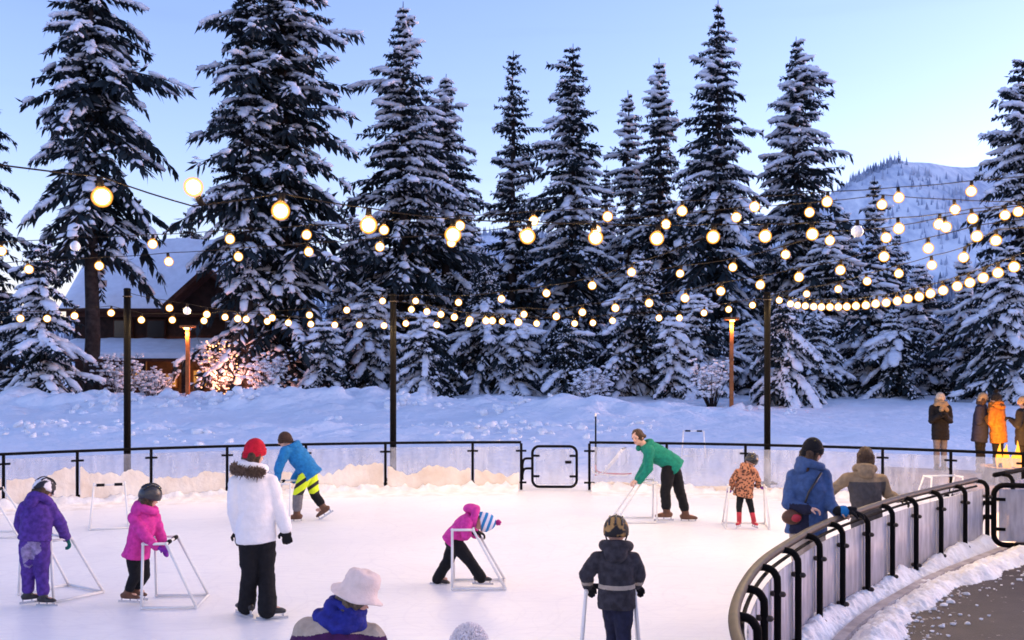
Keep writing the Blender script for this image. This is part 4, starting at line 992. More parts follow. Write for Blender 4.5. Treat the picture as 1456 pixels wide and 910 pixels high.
def put(me, name, mats, parent, zone=None):
    o = root_origin(parent); n = len(me.vertices); co = np.empty(n * 3, np.float32); me.vertices.foreach_get('co', co); co = co.reshape(-1, 3)
    me.materials.clear()
    for m in mats: me.materials.append(m)
    if zone:
        c = np.empty(len(me.polygons) * 3, np.float32); me.polygons.foreach_get('center', c)
        me.polygons.foreach_set('material_index', np.asarray(zone(c.reshape(-1, 3)), np.int32))
    else: me.polygons.foreach_set('material_index', np.zeros(len(me.polygons), np.int32))
    me.vertices.foreach_set('co', (co - np.array(o, np.float32)).ravel()); me.polygons.foreach_set('use_smooth', [True] * len(me.polygons)); me.update(); me.name = name
    return link(name, me, parent)

def hand(mb, wrist, dirv, palm, k=1.0, curl=1.0, mitten=False):
    """palm with four curled fingers and a thumb; dirv wrist->knuckles, palm normal = where fingers curl to"""
    d = dirv.normalized(); p = (palm - d * palm.dot(d)).normalized(); s = d.cross(p)
    kn = wrist + d * (.085 * k)
    mb.capsule(wrist, wrist + d * .03 * k, .026 * k, .03 * k)
    mb.ell(wrist + d * .05 * k, (s * .043 * k, p * .020 * k, d * .052 * k), 12, 7)
    if mitten:
        mb.ell(kn + d * .02 * k + p * .02 * k, (s * .044 * k, p * .03 * k, d * .055 * k), 12, 7)
    else:
        for i, (o, l) in enumerate(((-.032, .86), (-.011, 1.0), (.011, .95), (.032, .74))):
            a = kn + s * (o * k); ang = .45 * curl; q = a; dd = d
            for seg, rr in ((.040, .0115), (.028, .0105), (.022, .0095)):
                dd = (d * math.cos(ang) + p * math.sin(ang)); e_ = q + dd * (seg * l * k); mb.capsule(q, e_, rr * k, (rr - .001) * k, 8); q = e_; ang += .75 * curl
    t0 = wrist + d * .035 * k - s * .035 * k; t1 = t0 + (d * .5 - s * .6 + p * .35).normalized() * .036 * k; t2 = t1 + (d * .55 - s * .05 + p * .7).normalized() * .032 * k
    mb.capsule(t0, t1, .0145 * k, .0125 * k, 8); mb.capsule(t1, t2, .012 * k, .0105 * k, 8)

def dome(c, r, f, u, rx, ry, rz, lo=-.15, th=.012, n=24, k=9, flare=0, out=None):
    """cap shell around head centre c: half axes rx (right) ry (front) rz (up), rim at height lo*rz"""
    mb = out or MB(); R = []; t0 = math.asin(max(-.95, lo))
    angs = [t0 + (math.pi / 2 - .06 - t0) * i / k for i in range(k + 1)]
    def ring(an, s): return [c + r * (rx * s * math.cos(an) * math.cos(2 * math.pi * j / n)) + f * (ry * s * math.cos(an) * math.sin(2 * math.pi * j / n)) + u * (rz * s * math.sin(an)) for j in range(n)]
    inner = 1 - th / rx
    for an in angs[::-1]: R.append(ring(an, 1))
    for an in angs: R.append(ring(an, inner))
    return mb.rings(R, True)

def person(label, J, s=1.0, hk=1.0, face=(0, 1, 0), hup=None, coat=None, coat_zone=None, legs=None, legs_zone=None, hat=None, boots=None, gloves=None, hair=None,
           hem=.32, wide=1.0, bulk=1.0, flare=1.0, feet=((0, 1), (0, 1)), skates=True, hood=None, scarf=None, fur=None, curl=(1, 1), mitten=False, palms=None, sleeves=None, legr=1.0, hemw=1.0, boot_h=.13, vox=.011, socks=None, extra=None, group='people at the rink', ground=0.0, armr=1.0):
    g = (J['aA'] + J['aB']) / 2; base = Vector((g.x, g.y, ground)); root = thing('person', label, 'person', base, group)
    hd, nk, pv = J['hd'], J['nk'], J['pv']; sA, sB = J['sA'], J['sB']; fdir = Vector(face).normalized()
    up = (Vector(hup) if hup else (hd - nk)).normalized(); fdir = (fdir - up * fdir.dot(up)).normalized(); rt = fdir.cross(up).normalized()
    K = hk
    spine = (nk - pv); shR = (sB - sA).normalized(); hpR = (J['hB'] - J['hA']); hpR = hpR.normalized() if hpR.length > 1e-4 else shR
    tf = spine.cross(shR).normalized()
    # ---- body, one continuous mesh
    b = MB()
    b.ell(hd + up * .012 * K, (rt * .076 * K, fdir * .094 * K, up * .108 * K), 16, 10)
    b.ell(hd - up * .055 * K + fdir * .022 * K, (rt * .056 * K, fdir * .066 * K, up * .062 * K), 12, 8)
    b.capsule(hd + fdir * .088 * K + up * .012 * K, hd + fdir * .106 * K - up * .022 * K, .010 * K, .0155 * K, 8)
    b.ell(hd + fdir * .080 * K - up * .055 * K, (rt * .026 * K, fdir * .014 * K, up * .012 * K), 8, 5)
    for q in (-1, 1):
        b.ell(hd + rt * (q * .078 * K) - up * .01 * K - fdir * .008 * K, (rt * .012 * K, fdir * .02 * K, up * .032 * K), 8, 6)
        b.ell(hd + rt * (q * .034 * K) + fdir * .078 * K + up * .030 * K, (rt * .026 * K, fdir * .012 * K, up * .010 * K), 8, 5)
    b.capsule(hd - up * .06 * K - fdir * .015 * K, nk - spine.normalized() * .02, .054 * K, .062 * s)
    cs = [pv.lerp(nk, t) for t in (-.12, .1, .35, .6, .8, .93)]; wS = ((sB - sA).length / 2)
    b.loft(cs, [.13 * s, .14 * s, .12 * s, .145 * s, wS * .9, .08 * s], [.09 * s, .10 * s, .085 * s, .10 * s, .085 * s, .06 * s], [hpR.lerp(shR, t).normalized() for t in (0, .1, .4, .7, 1, 1)])
    pal = palms or (None, None)
    hms = [b, b] if gloves is None else [MB(), MB()]
    for q, (sh, el, wr) in enumerate(((sA, J['eA'], J['wA']), (sB, J['eB'], J['wB']))):
        b.limb([sh, el, wr], [.052 * s, .040 * s, .028 * s]); b.capsule(pv.lerp(nk, .82), sh, .06 * s, .055 * s)
        fd = (wr - el).normalized(); hv = J.get('gA' if q == 0 else 'gB')
        hv = (hv - wr) if hv is not None else fd
        pl = Vector(pal[q]) if pal[q] else Vector((0, 0, -1))
        if abs(pl.normalized().dot(hv.normalized())) > .95: pl = tf
        hand(hms[q], wr, hv, pl, (.95 if gloves is None else 1.18) * max(s, .62) * 1.0, curl[q], mitten)
    for hp, kn, an in ((J['hA'], J['kA'], J['aA']), (J['hB'], J['kB'], J['aB'])):
        b.limb([hp, kn, an], [.075 * s, .052 * s, .036 * s])
    for q, an in enumerate((J['aA'], J['aB'])):
        fv = Vector((feet[q][0], feet[q][1], 0)).normalized(); b.capsule(an - Vector((0, 0, .03 * s)), an + fv * .10 * s - Vector((0, 0, .035 * s)), .034 * s, .026 * s)
    put(remesh(b, .0085 if s > .8 else .0075, 2), 'body', [M['skin']], root)
    for q in (-1, 1):
        e_ = MB(); e_.ell(hd + rt * (q * .034 * K) + fdir * .087 * K + up * .014 * K, (rt * .013 * K, fdir * .006 * K, up * .007 * K), 8, 6); e_.build('eye', M['eye'], root)
    e_ = MB(); e_.ell(hd + fdir * .0935 * K - up * .055 * K, (rt * .024 * K, fdir * .004 * K, up * .006 * K), 8, 6); e_.build('mouth', M['lips'], root)
    # ---- trousers
    if legs:
        t = MB(); hip = (J['hA'] + J['hB']) / 2
        t.ell(pv.lerp(hip, .6), (hpR * (.160 * s * wide), tf * (.120 * s * bulk), spine.normalized() * .15 * s), 18, 10)
        for hp, kn, an in ((J['hA'], J['kA'], J['aA']), (J['hB'], J['kB'], J['aB'])):
            e_ = an + (kn - an).normalized() * (boot_h * s * (-.28 if flare > 1.05 else .55)); m1 = hp.lerp(kn, .5); m2 = kn.lerp(e_, .5)
            t.limb([hp, m1, kn, m2, e_], [.100 * s * legr, .092 * s * legr, .076 * s * legr, .070 * s * legr * (1 + (flare - 1) * .4), .066 * s * legr * flare])
        put(remesh(t, .011, 2, .017 * s, len(label)), 'trousers', legs, root, legs_zone)
    # ---- coat
    if coat:
        c = MB(); sn = spine.normalized(); L = spine.length; hemv = pv - sn * (hem * s) + Vector((0, 0, 0))
        hv = J.get('hem', hemv)
        cs = [hv, hv.lerp(pv, .5), pv, pv.lerp(nk, .3), pv.lerp(nk, .55), pv.lerp(nk, .78), pv.lerp(nk, .92), nk + sn * .03 * s]
        rx = [.185 * s * wide * hemw, .185 * s * wide * (hemw * .6 + .4), .180 * s * wide, .172 * s * wide, .182 * s * wide, wS * 1.0 + .02 * s, wS * .72 + .015 * s, .082 * K]
        ry = [.145 * s * bulk * hemw, .145 * s * bulk, .143 * s * bulk, .138 * s * bulk, .142 * s * bulk, .128 * s * bulk, .105 * s * bulk, .080 * K]
        c.loft(cs, rx, ry, [hpR, hpR, hpR, hpR.lerp(shR, .3), hpR.lerp(shR, .7), shR, shR, shR])
        for sh, el, wr in ((sA, J['eA'], J['wA']), (sB, J['eB'], J['wB'])):
            c.limb([sh, sh.lerp(el, .5), el, el.lerp(wr, .5), wr], [a * s * armr for a in (.080, .074, .066, .060, .052)]); c.capsule(pv.lerp(nk, .80), sh, .10 * s, .078 * s)
        put(remesh(c, vox, 3 if vox > .01 else 6, .019 * s, len(label) + 3), 'jacket', coat, root, coat_zone)
    if hood:
        h_ = MB(); n0 = nk + up * .02 * K; bk = -fdir
        for k in range(11):
            a0 = math.pi * (k / 10 * 1.5 - .25); v = lambda a: n0 + rt * (.105 * K * math.cos(a)) + bk * (.105 * K * math.sin(a)) + up * (.012 + .02 * math.sin(a)) * K
            h_.capsule(v(a0), v(a0 + .4), .045 * K, .045 * K, 10)
        h_.ell(n0 + bk * .10 * K - up * .03 * K, (rt * .10 * K, bk * .06 * K, up * .09 * K), 14, 8)
        put(remesh(h_, .010, 3, .008, 3), 'hood', [hood], root)
    if fur:
        h_ = MB(); rr = np.random.default_rng(3)
        for k in range(900):
            a0 = rr.uniform(-.5, math.pi + .5); c0 = fur[1] + rt * (fur[2] * math.cos(a0)) - fdir * (fur[2] * .75 * math.sin(a0)) + Vector((0, 0, rr.normal(0, .016)))
            dr = (c0 - fur[1]).normalized() + Vector((rr.normal(0, .7), rr.normal(0, .7), rr.normal(0, .8))); h_.tube([c0 - dr.normalized() * .02, c0 + dr.normalized() * .045], [.010, .002], 3)
        h_.build('fur_trim', fur[0], root)
    if scarf:
        h_ = MB()
        for wr_, (rr_, hz, tl_, th_) in enumerate(((.112, .020, .030, .040), (.096, .058, -.025, .034), (.098, .086, .018, .026), (.130, .000, -.02, .034))):
            for k in range(14):
                a0 = 2 * math.pi * k / 14; a1 = 2 * math.pi * (k + 1) / 14; q = lambda a: nk + up * (hz + tl_ * math.sin(a + wr_) + .010 * math.sin(3 * a + 2 * wr_)) * K + rt * (rr_ * K * math.cos(a)) + fdir * (rr_ * 1.05 * K * math.sin(a))
                h_.capsule(q(a0), q(a1), th_ * K * (1 + .25 * math.sin(4 * a0 + wr_)), th_ * K * (1 + .25 * math.sin(4 * a1 + wr_)), 8)
        for a_2 in (.6, 2.2): h_.capsule(nk + fdir * .09 * K, nk + fdir * .14 * K + rt * (.10 * math.cos(a_2)) * K - up * .10 * K, .05 * K, .045 * K)
        put(remesh(h_, .007, 1, .010, 5, 18), 'scarf', [scarf], root)
    if gloves:
        for hm in hms: put(remesh(hm, .0085, 1), 'glove', [gloves], root)
    if hair:
        h_ = MB(); hs_ = .82 if hat else 1.0; h_.ell(hd + up * (.022 if not hat else -.012) * K - fdir * (.016 if not hat else .010) * K, (rt * .088 * hs_ * K, fdir * .098 * hs_ * K, up * .108 * hs_ * K), 18, 12)
        lng = hair[1]
        for q in (-.06, -.03, 0, .03, .06): h_.capsule(hd - fdir * .055 * K + rt * q * K - up * (.03 if hat else 0) * K, hd - fdir * (.075) * K + rt * q * 1.15 * K - up * (.06 + lng) * K, .042 * K, .026 * K, 8)
        for q in (-1, 1):
            h_.capsule(hd + rt * (q * .070 * K) + fdir * .005 * K + up * (.03 if not hat else -.02) * K, hd + rt * (q * .082 * K) - fdir * .015 * K - up * (.035 + lng) * K, .028 * K, .02 * K, 8)
        put(remesh(h_, .009, 1, .010, 9, 26), 'hair', [hair[0]], root)
    if hat:
        ty = hat[0]; m0 = hat[1]
        if ty == 'beanie':
            h_ = dome(hd + up * .012 * K, rt, fdir, up, .092 * K, .109 * K, .126 * K, -.30); o = h_.build('hat', m0, root)
            c_ = MB(); R = []
            for k in range(24):
                a0 = 2 * math.pi * k / 24; a1 = 2 * math.pi * (k + 1) / 24; q = lambda a: hd + up * (-.012 + .022 * math.sin(a)) * K + rt * (.088 * K * math.cos(a)) + fdir * (.104 * K * math.sin(a))
                for dz_ in (-.012, .006, .024): c_.capsule(q(a0) + up * dz_ * K, q(a1) + up * dz_ * K, .0125 * K, .0125 * K, 6)
            c_.build('cuff', m0, o)
            if len(hat) > 2:
                p_ = MB(); rr = np.random.default_rng(8); pc = hd + up * .165 * K
                for k in range(120):
                    v = Vector(rr.normal(0, 1, 3)).normalized(); p_.tube([pc, pc + v * hat[3] * K], [.012 * K, .003], 4)
                p_.build('pompom', hat[2], o)
        elif ty == 'helmet':
            h_ = dome(hd + up * .015 * K, rt, fdir, up, .108 * K, .128 * K, .132 * K, -.28, .02); o = h_.build('helmet', m0, root)
            for a0 in (-.5, 0, .5):
                v_ = MB(); pts = [hd + up * .015 * K + (rt * (.110 * math.sin(a0)) + (fdir * (.130 * math.cos(e2) * math.cos(a0)) + up * (.134 * math.sin(e2) * math.cos(a0)))) * K for e2 in np.linspace(.7, 2.6, 9)]
                v_.tube(pts, .009 * K, 6); v_.build('vent_rib', hat[2], o)
            st = MB(); st.tube([hd + rt * .10 * K, hd + rt * .07 * K - up * .09 * K + fdir * .02 * K, hd - up * .125 * K + fdir * .04 * K, hd - rt * .07 * K - up * .09 * K + fdir * .02 * K, hd - rt * .10 * K], .007 * K, 6); st.build('chin_strap', M['foam'], o)
        elif ty == 'bucket':
            h_ = MB(); c0 = hd + up * .03 * K; R = []
            for z, r_ in ((.128, .01), (.127, .05), (.120, .082), (.104, .097), (.078, .102), (.060, .1055), (.045, .102), (.012, .108), (-.005, .116), (-.028, .146), (-.036, .158), (-.042, .157), (-.026, .140), (-.010, .108), (.02, .100), (.09, .09), (.11, .06), (.12, .01)):
                R.append([c0 + up * (z * K + (.012 if z < 0 else .005) * K * math.sin(2 * 2 * math.pi * j / 28 + 1.0 + z * 20) + .004 * K * math.sin(5 * 2 * math.pi * j / 28)) + rt * (r_ * K * math.cos(2 * math.pi * j / 28)) + fdir * (r_ * 1.1 * K * math.sin(2 * math.pi * j / 28)) for j in range(28)])
            o = h_.rings(R).build('hat', m0, root)
        elif ty == 'fuzzy':
            h_ = dome(hd + up * .015 * K, rt, fdir, up, .104 * K, .118 * K, .138 * K, -.3); o = h_.build('hat', m0, root); p_ = MB(); rr = np.random.default_rng(8)
            for k in range(900):
                v = Vector(rr.normal(0, 1, 3)).normalized(); v = v if v.dot(up) > -.35 else -v; q = hd + up * .015 * K + rt * (v.dot(rt) * .10 * K) + fdir * (v.dot(fdir) * .114 * K) + up * (v.dot(up) * .134 * K)
                p_.tube([q, q + (v + Vector(rr.normal(0, .45, 3))).normalized() * .022 * K], [.011 * K, .003], 3)
            p_.build('fur', m0, o)
    # ---- boots
    for q, (kn, an) in enumerate(((J['kA'], J['aA']), (J['kB'], J['aB']))):
        fv = Vector((feet[q][0], feet[q][1], feet[q][2] if len(feet[q]) > 2 else 0)).normalized(); sd = fv.cross(Vector((0, 0, 1))).normalized(); uu = sd.cross(fv)
        sole = an - uu * (.075 * s); sh = (kn - an).normalized()
        t = MB(); t.limb([an + sh * boot_h * s, an + sh * boot_h * .4 * s, an], [.060 * s, .056 * s, .054 * s])
        cs = [sole - fv * .085 * s + uu * .03 * s, sole - fv * .06 * s + uu * .038 * s, sole + uu * .036 * s, sole + fv * .08 * s + uu * .030 * s, sole + fv * .14 * s + uu * .024 * s, sole + fv * .175 * s + uu * .018 * s]
        t.loft(cs, [.025 * s, .038 * s, .040 * s, .047 * s, .042 * s, .02 * s], [.025 * s, .042 * s, .044 * s, .034 * s, .026 * s, .014 * s], sd, 14)
        bo = put(remesh(t, .009, 2), 'boot', [boots], root)
        if skates:
            bl = MB(); yaw = math.atan2(fv.y, fv.x); z0 = sole + fv * .045 * s
            ax = [fv * (.15 * s), sd * .0035, uu * .014 * s]; cc = z0 - uu * .042 * s
            bl.add([cc + ax[0] * i + ax[1] * j + ax[2] * k for k in (-1, 1) for i, j in ((-1, -1), (1, -1), (1, 1), (-1, 1))], [(3, 2, 1, 0), (4, 5, 6, 7), (0, 1, 5, 4), (1, 2, 6, 5), (2, 3, 7, 6), (3, 0, 4, 7)])
            for o_ in (-.09, .02, .12): bl.tube([z0 + fv * ((o_ - .02) * s) - uu * .032 * s, z0 + fv * ((o_ - .02) * s) + uu * .005 * s], [.008 * s, .014 * s], 6)
            bl.build('blade', M['blade'], bo, False)
    if socks:
        for kn, an in ((J['kA'], J['aA']), (J['kB'], J['aB'])):
            sh = (kn - an).normalized(); MB().capsule(an + sh * boot_h * s, an + sh * (boot_h + .07) * s, .062 * s, .058 * s).build('sock', socks, root)
    return root
def jn(d, **k):
    return {n: P(v[0], v[1], d + (v[2] if len(v) > 2 else 0)) for n, v in k.items()}

C_ = dict(white=fab('cloth_white', (.80, .78, .80), .06), red=fab('cloth_red', (.55, .012, .035), .3), black=fab('cloth_black', (.010, .010, .013), .3), purple=fab('cloth_purple', (.10, .045, .30), .45),
    pink=fab('cloth_pink', (.68, .05, .34), .3), blue=fab('cloth_blue', (.018, .19, .48), .3), green=fab('cloth_green', (.012, .22, .15), .3), navy=fab('cloth_navy', (.02, .022, .05), .35),
    grey=fab('cloth_charcoal', (.045, .043, .055), .5), denim=fab('cloth_denim_blue', (.055, .105, .25), .3), tan=fab('cloth_tan', (.27, .20, .13), .25), dkgrey=fab('cloth_grey', (.075, .07, .075), .3),
    beige=fab('cloth_beige', (.52, .42, .34), .2), plum=fab('cloth_plum', (.055, .012, .075), .3), scarf=fab('cloth_royal', (.022, .03, .26), .4), orange=fab('cloth_firelight_amber', (.36, .13, .02), .4),  # amber coat cloth: the fire's glow is put into its base colour
    lilac=fab('cloth_lilac', (.75, .66, .74), .15), brown=mat('leather_brown', (.13, .055, .03), .55, .4, noise=.4, nscale=14), bootblk=mat('leather_black', (.018, .016, .018), .4, .5),
    redboot=mat('boot_red', (.5, .03, .05), .45, .4, noise=.3, nscale=12), fur=mat('fur_brown', (.20, .14, .11), .9, .1, noise=.5, nscale=40), white_sock=fab('sock_white', (.7, .68, .68), .1), greyleg=fab('cloth_light_grey', (.17, .16, .18), .2),
    teal=fab('cloth_teal', (.02, .17, .14), .3), magenta=fab('cloth_violet', (.22, .03, .38), .3), stripe=fab('cloth_sand', (.42, .36, .30), .2))
def pattern(name, kind_, c1, c2, scale, lo=.45, hi=.55, rot=0):
    m = mat(name, c1, .7, .3); t = m.node_tree; b = t.nodes['Principled BSDF']; tc = t.nodes.new('ShaderNodeTexCoord'); mp = t.nodes.new('ShaderNodeMapping'); mp.inputs['Rotation'].default_value = (0, rot, 0)
    if kind_ == 'wave': n = t.nodes.new('ShaderNodeTexWave'); n.inputs['Scale'].default_value = scale; n.bands_direction = 'Z'; n.inputs['Distortion'].default_value = .6
    elif kind_ == 'vor': n = t.nodes.new('ShaderNodeTexVoronoi'); n.inputs['Scale'].default_value = scale
    else: n = t.nodes.new('ShaderNodeTexNoise'); n.inputs['Scale'].default_value = scale
    t.links.new(tc.outputs['Object'], mp.inputs[0]); t.links.new(mp.outputs[0], n.inputs['Vector']); r = t.nodes.new('ShaderNodeValToRGB')
    r.color_ramp.elements[0].position = lo; r.color_ramp.elements[1].position = hi; r.color_ramp.elements[0].color = (*c1, 1); r.color_ramp.elements[1].color = (*c2, 1)
    t.links.new(n.outputs[1 if kind_ == 'noise' and False else 0], r.inputs[0]); t.links.new(r.outputs[0], b.inputs['Base Color']); return m
C_['leopard'] = pattern('cloth_leopard', 'vor', (.06, .022, .015), (.46, .19, .10), 30, .36, .58)
C_['neon'] = pattern('cloth_neon_stripe', 'wave', (.015, .015, .02), (.62, .78, .02), 2.3, .28, .36, .6)
C_['helm_dark'] = mat('helmet_dark', (.03, .03, .036), .3, .5); C_['helm_black'] = mat('helmet_black', (.012, .012, .014), .25, .5)
C_['helm_pat'] = pattern('helmet_white_black', 'noise', (.02, .02, .03), (.75, .72, .75), 11, .47, .53)
C_['helm_gold'] = pattern('helmet_gold_pattern', 'noise', (.012, .012, .014), (.34, .20, .07), 13, .52, .60)
C_['hat_stripe'] = pattern('hat_blue_pink_white', 'wave', (.02, .22, .50), (.78, .72, .78), 5.0, .45, .55, 1.2)

# 1 woman in white
d = 9.35
J = jn(d, hd=(362, 643), nk=(360, 668), pv=(364, 752), sA=(337, 687, -.02), sB=(384, 687, .02), eA=(334, 722, -.06), eB=(396, 722, .05), wA=(338, 752, .02), wB=(406, 751, .0), gA=(341, 768), gB=(408, 766),
       hA=(354, 764, -.02), hB=(377, 764, .02), kA=(355, 816), kB=(379, 816, .05), aA=(351, 856, .06), aB=(380, 861, -.04))
person('woman in white fur-hooded jacket, red beanie and black flared trousers standing on the ice', J, .99, .98, (.75, .66, .0), coat=[C_['white']], legs=[C_['black']], hat=('beanie', C_['red']), boots=C_['bootblk'], gloves=C_['black'],
       hair=(M['hair'], .05), hem=.12, flare=1.28, feet=((-.6, .55), (1, .12)), fur=(C_['fur'], P(354, 668, d - .02), .17), hood=C_['white'], wide=1.0, bulk=1.0)
# 2 purple child
d = 9.85
J = jn(d, hd=(62, 697, .06), nk=(56, 715, 0), pv=(50, 760, -.02), sA=(36, 722, 0), sB=(70, 722, .04), eA=(28, 744, .05), eB=(85, 744, .08), wA=(40, 768, .2), wB=(94, 764, .22), gA=(46, 772, .26), gB=(98, 772, .24),
       hA=(41, 768, 0), hB=(58, 768, 0), kA=(40, 810, .03), kB=(59, 812, .02), aA=(40, 844, 0), aB=(62, 848, -.04))
def pz(c): return np.where((np.hypot(c[:, 0] - P(50, 778, d).x, (c[:, 2] - P(50, 782, d).z) * .6) < .085 + .045 * vnoise(c * 16, 3)) & (c[:, 1] < d - .02), 1, 0)
person('child in purple snowsuit and black and white helmet pushing a skating aid', J, .74, .90, (.5, .8, -.35), coat=[C_['purple']], legs=[C_['purple'], fab('snow_dusted_purple', (.36, .28, .50), .5)], legs_zone=pz, hat=('helmet', C_['helm_pat'], C_['foam'] if 'foam' in C_ else M['foam']), boots=C_['bootblk'], gloves=C_['teal'],
       hair=(M['hair'], .04), hem=.07, feet=((.8, .5), (1, -.1)), hood=C_['purple'], wide=1.16, bulk=1.15, legr=1.2, armr=1.15)
walker('white skating aid held by the child in purple', G(51, 853), (.55, .83), .62, .60, .55)
# 3 pink child
d = 9.85
J = jn(d, hd=(213, 706, 0), nk=(208, 726, 0), pv=(196, 780, 0), sA=(190, 736, -.08), sB=(220, 736, .05), eA=(206, 762, -.16), eB=(228, 760, .1), wA=(222, 778, -.10), wB=(232, 774, .12), gA=(236, 780, -.08), gB=(236, 782, .12),
       hA=(190, 790, -.05), hB=(201, 790, .05), kA=(193, 818, -.05), kB=(205, 818, .06), aA=(181, 843, -.04), aB=(192, 838, .08))
person('child in pink jacket and dark helmet skating with a skating aid', J, .72, .90, (.8, .55, -.1), coat=[C_['pink']], legs=[C_['black']], hat=('helmet', C_['helm_dark'], C_['helm_black']), boots=C_['brown'], gloves=C_['magenta'], mitten=True,
       hair=(M['hair'], .05), hem=.12, feet=((.9, .2, -.1), (.9, .3, -.2)), hood=C_['pink'], wide=1.02, bulk=1.05, hemw=1.1, socks=C_['red'])
walker('white skating aid held by the child in the pink jacket', G(212, 858), (1, .08), .52, .61, .52)
# 4 bent child
d = 10.75
J = jn(d, hd=(688, 742, -.02), nk=(670, 736, 0), pv=(646, 764, 0), sA=(664, 742, -.12), sB=(666, 738, .12), eA=(662, 762, -.20), eB=(676, 760, .18), wA=(668, 757, -.14), wB=(676, 756, .12), gA=(676, 757, -.14), gB=(684, 758, .12), hem=(640, 772, 0),
       hA=(646, 770, -.06), hB=(648, 770, .06), kA=(668, 798, -.08), kB=(636, 799, .05), aA=(682, 818, -.08), aB=(624, 820, .05))
person('child bent double in pink jacket with blue striped hat over a skating aid', J, .76, .95, (-.1, 0, -1), hup=(.95, 0, -.05), coat=[C_['pink']], coat_zone=None, legs=[C_['black']], hat=('beanie', C_['hat_stripe'], C_['pink'], .035), boots=C_['bootblk'], socks=C_['red'], gloves=C_['black'],
       hem=.10, feet=((.95, -.1), (.9, .1, -.2)), hood=C_['pink'], wide=.98, bulk=1.0, legr=1.05, flare=1.1)
walker('white skating aid leaned on by the bent child', G(644, 833), (1, .02), .44, .61, .56, grip=False)
# 5 blue man
d = 15.2
J = jn(d, hd=(406, 626), nk=(415, 637), pv=(439, 668), sA=(406, 642, -.16), sB=(424, 642, .14), eA=(397, 664, -.20), eB=(426, 668, .20), wA=(394, 680, -.20), wB=(418, 682, .16), gA=(394, 688, -.2), gB=(412, 689, .16),
       hA=(436, 672, -.08), hB=(441, 672, .08), kA=(424, 700, -.08), kB=(447, 702, .08), aA=(422, 731, -.08), aB=(460, 722, .08))
def neonz(c): return np.where(c[:, 2] > P(0, 702, 15.2).z, 0, np.where(c[:, 0] < P(437, 0, 15.2).x, 2, 1))
person('man in blue hooded jacket and neon striped shorts leaning on a skating aid', J, 1.0, 1.0, (-.9, -.35, -.25), hup=(-.25, -.05, 1), coat=[C_['blue']], legs=[C_['neon'], C_['black'], C_['greyleg']], legs_zone=neonz, hat=('beanie', fab('cloth_dark_brown', (.06, .034, .026), .4)), boots=C_['brown'],
       hem=.12, feet=((-.9, -.2), (.2, .1, -.95) if False else (-.75, .1, -.5)), hood=C_['blue'], wide=1.02, bulk=1.05, boot_h=.17, socks=C_['white_sock'], palms=((-.3, 0, -1), (-.3, 0, -1)))
walker('white skating aid held by the man in blue', G(419, 742), (-1, .05), .56, .58, .55)
# 6 green man
d = 15.05
J = jn(d, hd=(907, 622), nk=(918, 636), pv=(953, 657), sA=(922, 641, -.17), sB=(926, 637, .17), eA=(922, 666, -.22), eB=(918, 664, .2), wA=(909, 683, -.2), wB=(906, 682, .16), gA=(900, 687, -.2), gB=(897, 686, .16), hem=(963, 666, 0),
       hA=(951, 664, -.08), hB=(957, 664, .08), kA=(946, 700, -.10), kB=(967, 698, .10), aA=(948, 728, -.10), aB=(975, 731, .10))
person('bareheaded man in green hooded jacket bending over a skating aid', J, 1.02, 1.0, (-.72, -.68, -.1), hup=(-.35, -.05, 1), coat=[C_['green']], legs=[C_['black']], boots=C_['brown'], hair=(M['hair'], -.045), hem=.1, feet=((-1, -.1), (.95, -.15)), hood=C_['green'],
       wide=.98, bulk=1.0, palms=((-.3, 0, -1), (-.3, 0, -1)), boot_h=.15)
walker('white skating aid held by the man in green', G(931, 741), (-1, .02), .5, .59, .62)
# 7 leopard child
d = 14.4
J = jn(d, hd=(1068, 656, 0), nk=(1063, 668), pv=(1058, 696), sA=(1049, 672, 0), sB=(1073, 672, .02), eA=(1041, 684, -.02), eB=(1078, 684, .05), wA=(1040, 694, .12), wB=(1078, 691, .14), gA=(1038, 696, .16), gB=(1083, 692, .16),
       hA=(1053, 702), hB=(1063, 702), kA=(1051, 722, -.03), kB=(1068, 722, .03), aA=(1051, 741), aB=(1072, 741))
person('small child in leopard print coat, black helmet and tall red boots', J, .66, .86, (.6, .7, -.2), coat=[C_['leopard']], legs=[C_['black']], hat=('helmet', C_['helm_black'], C_['helm_dark']), boots=C_['redboot'], gloves=C_['magenta'], mitten=True, hem=.16, hemw=1.12, hood=C_['leopard'],
       feet=((-.5, -.8), (.2, -.9)), boot_h=.27, wide=1.1, bulk=1.05, legr=.8)
walker('white skating aid held by the child in leopard print', G(1063, 753), (.12, 1), .62, .59, .5)
# 8 boy
d = 7.55
J = jn(d, hd=(876, 757), nk=(876, 781), pv=(877, 842), sA=(850, 796), sB=(901, 796), eA=(833, 817, .02), eB=(909, 817, .02), wA=(836, 832, .14), wB=(904, 832, .14), gA=(842, 840, .22), gB=(912, 840, .22),
       hA=(868, 850), hB=(887, 850), kA=(873, 898, .10), kB=(886, 900, -.04), aA=(870, 945, .02), aB=(888, 948, -.10))
def boyz(c): return np.where(np.abs(c[:, 2] - P(0, 832, 7.55).z) < .016, 1, 0)
person('boy in charcoal jacket and gold patterned helmet seen from behind, pushing a skating aid', J, .73, .90, (.15, 1, -.15), coat=[C_['grey'], C_['stripe']], coat_zone=boyz, legs=[C_['navy']], hat=('helmet', C_['helm_gold'], C_['helm_black']), boots=C_['bootblk'], gloves=C_['black'], hem=.16,
       hood=C_['grey'], wide=1.05, bulk=1.08, feet=((0, 1), (.1, 1)), armr=1.05, legr=1.05)
walker('white skating aid held by the boy in the charcoal jacket', G(868, 962), (.08, 1), .47, .62, .55, grip=True)
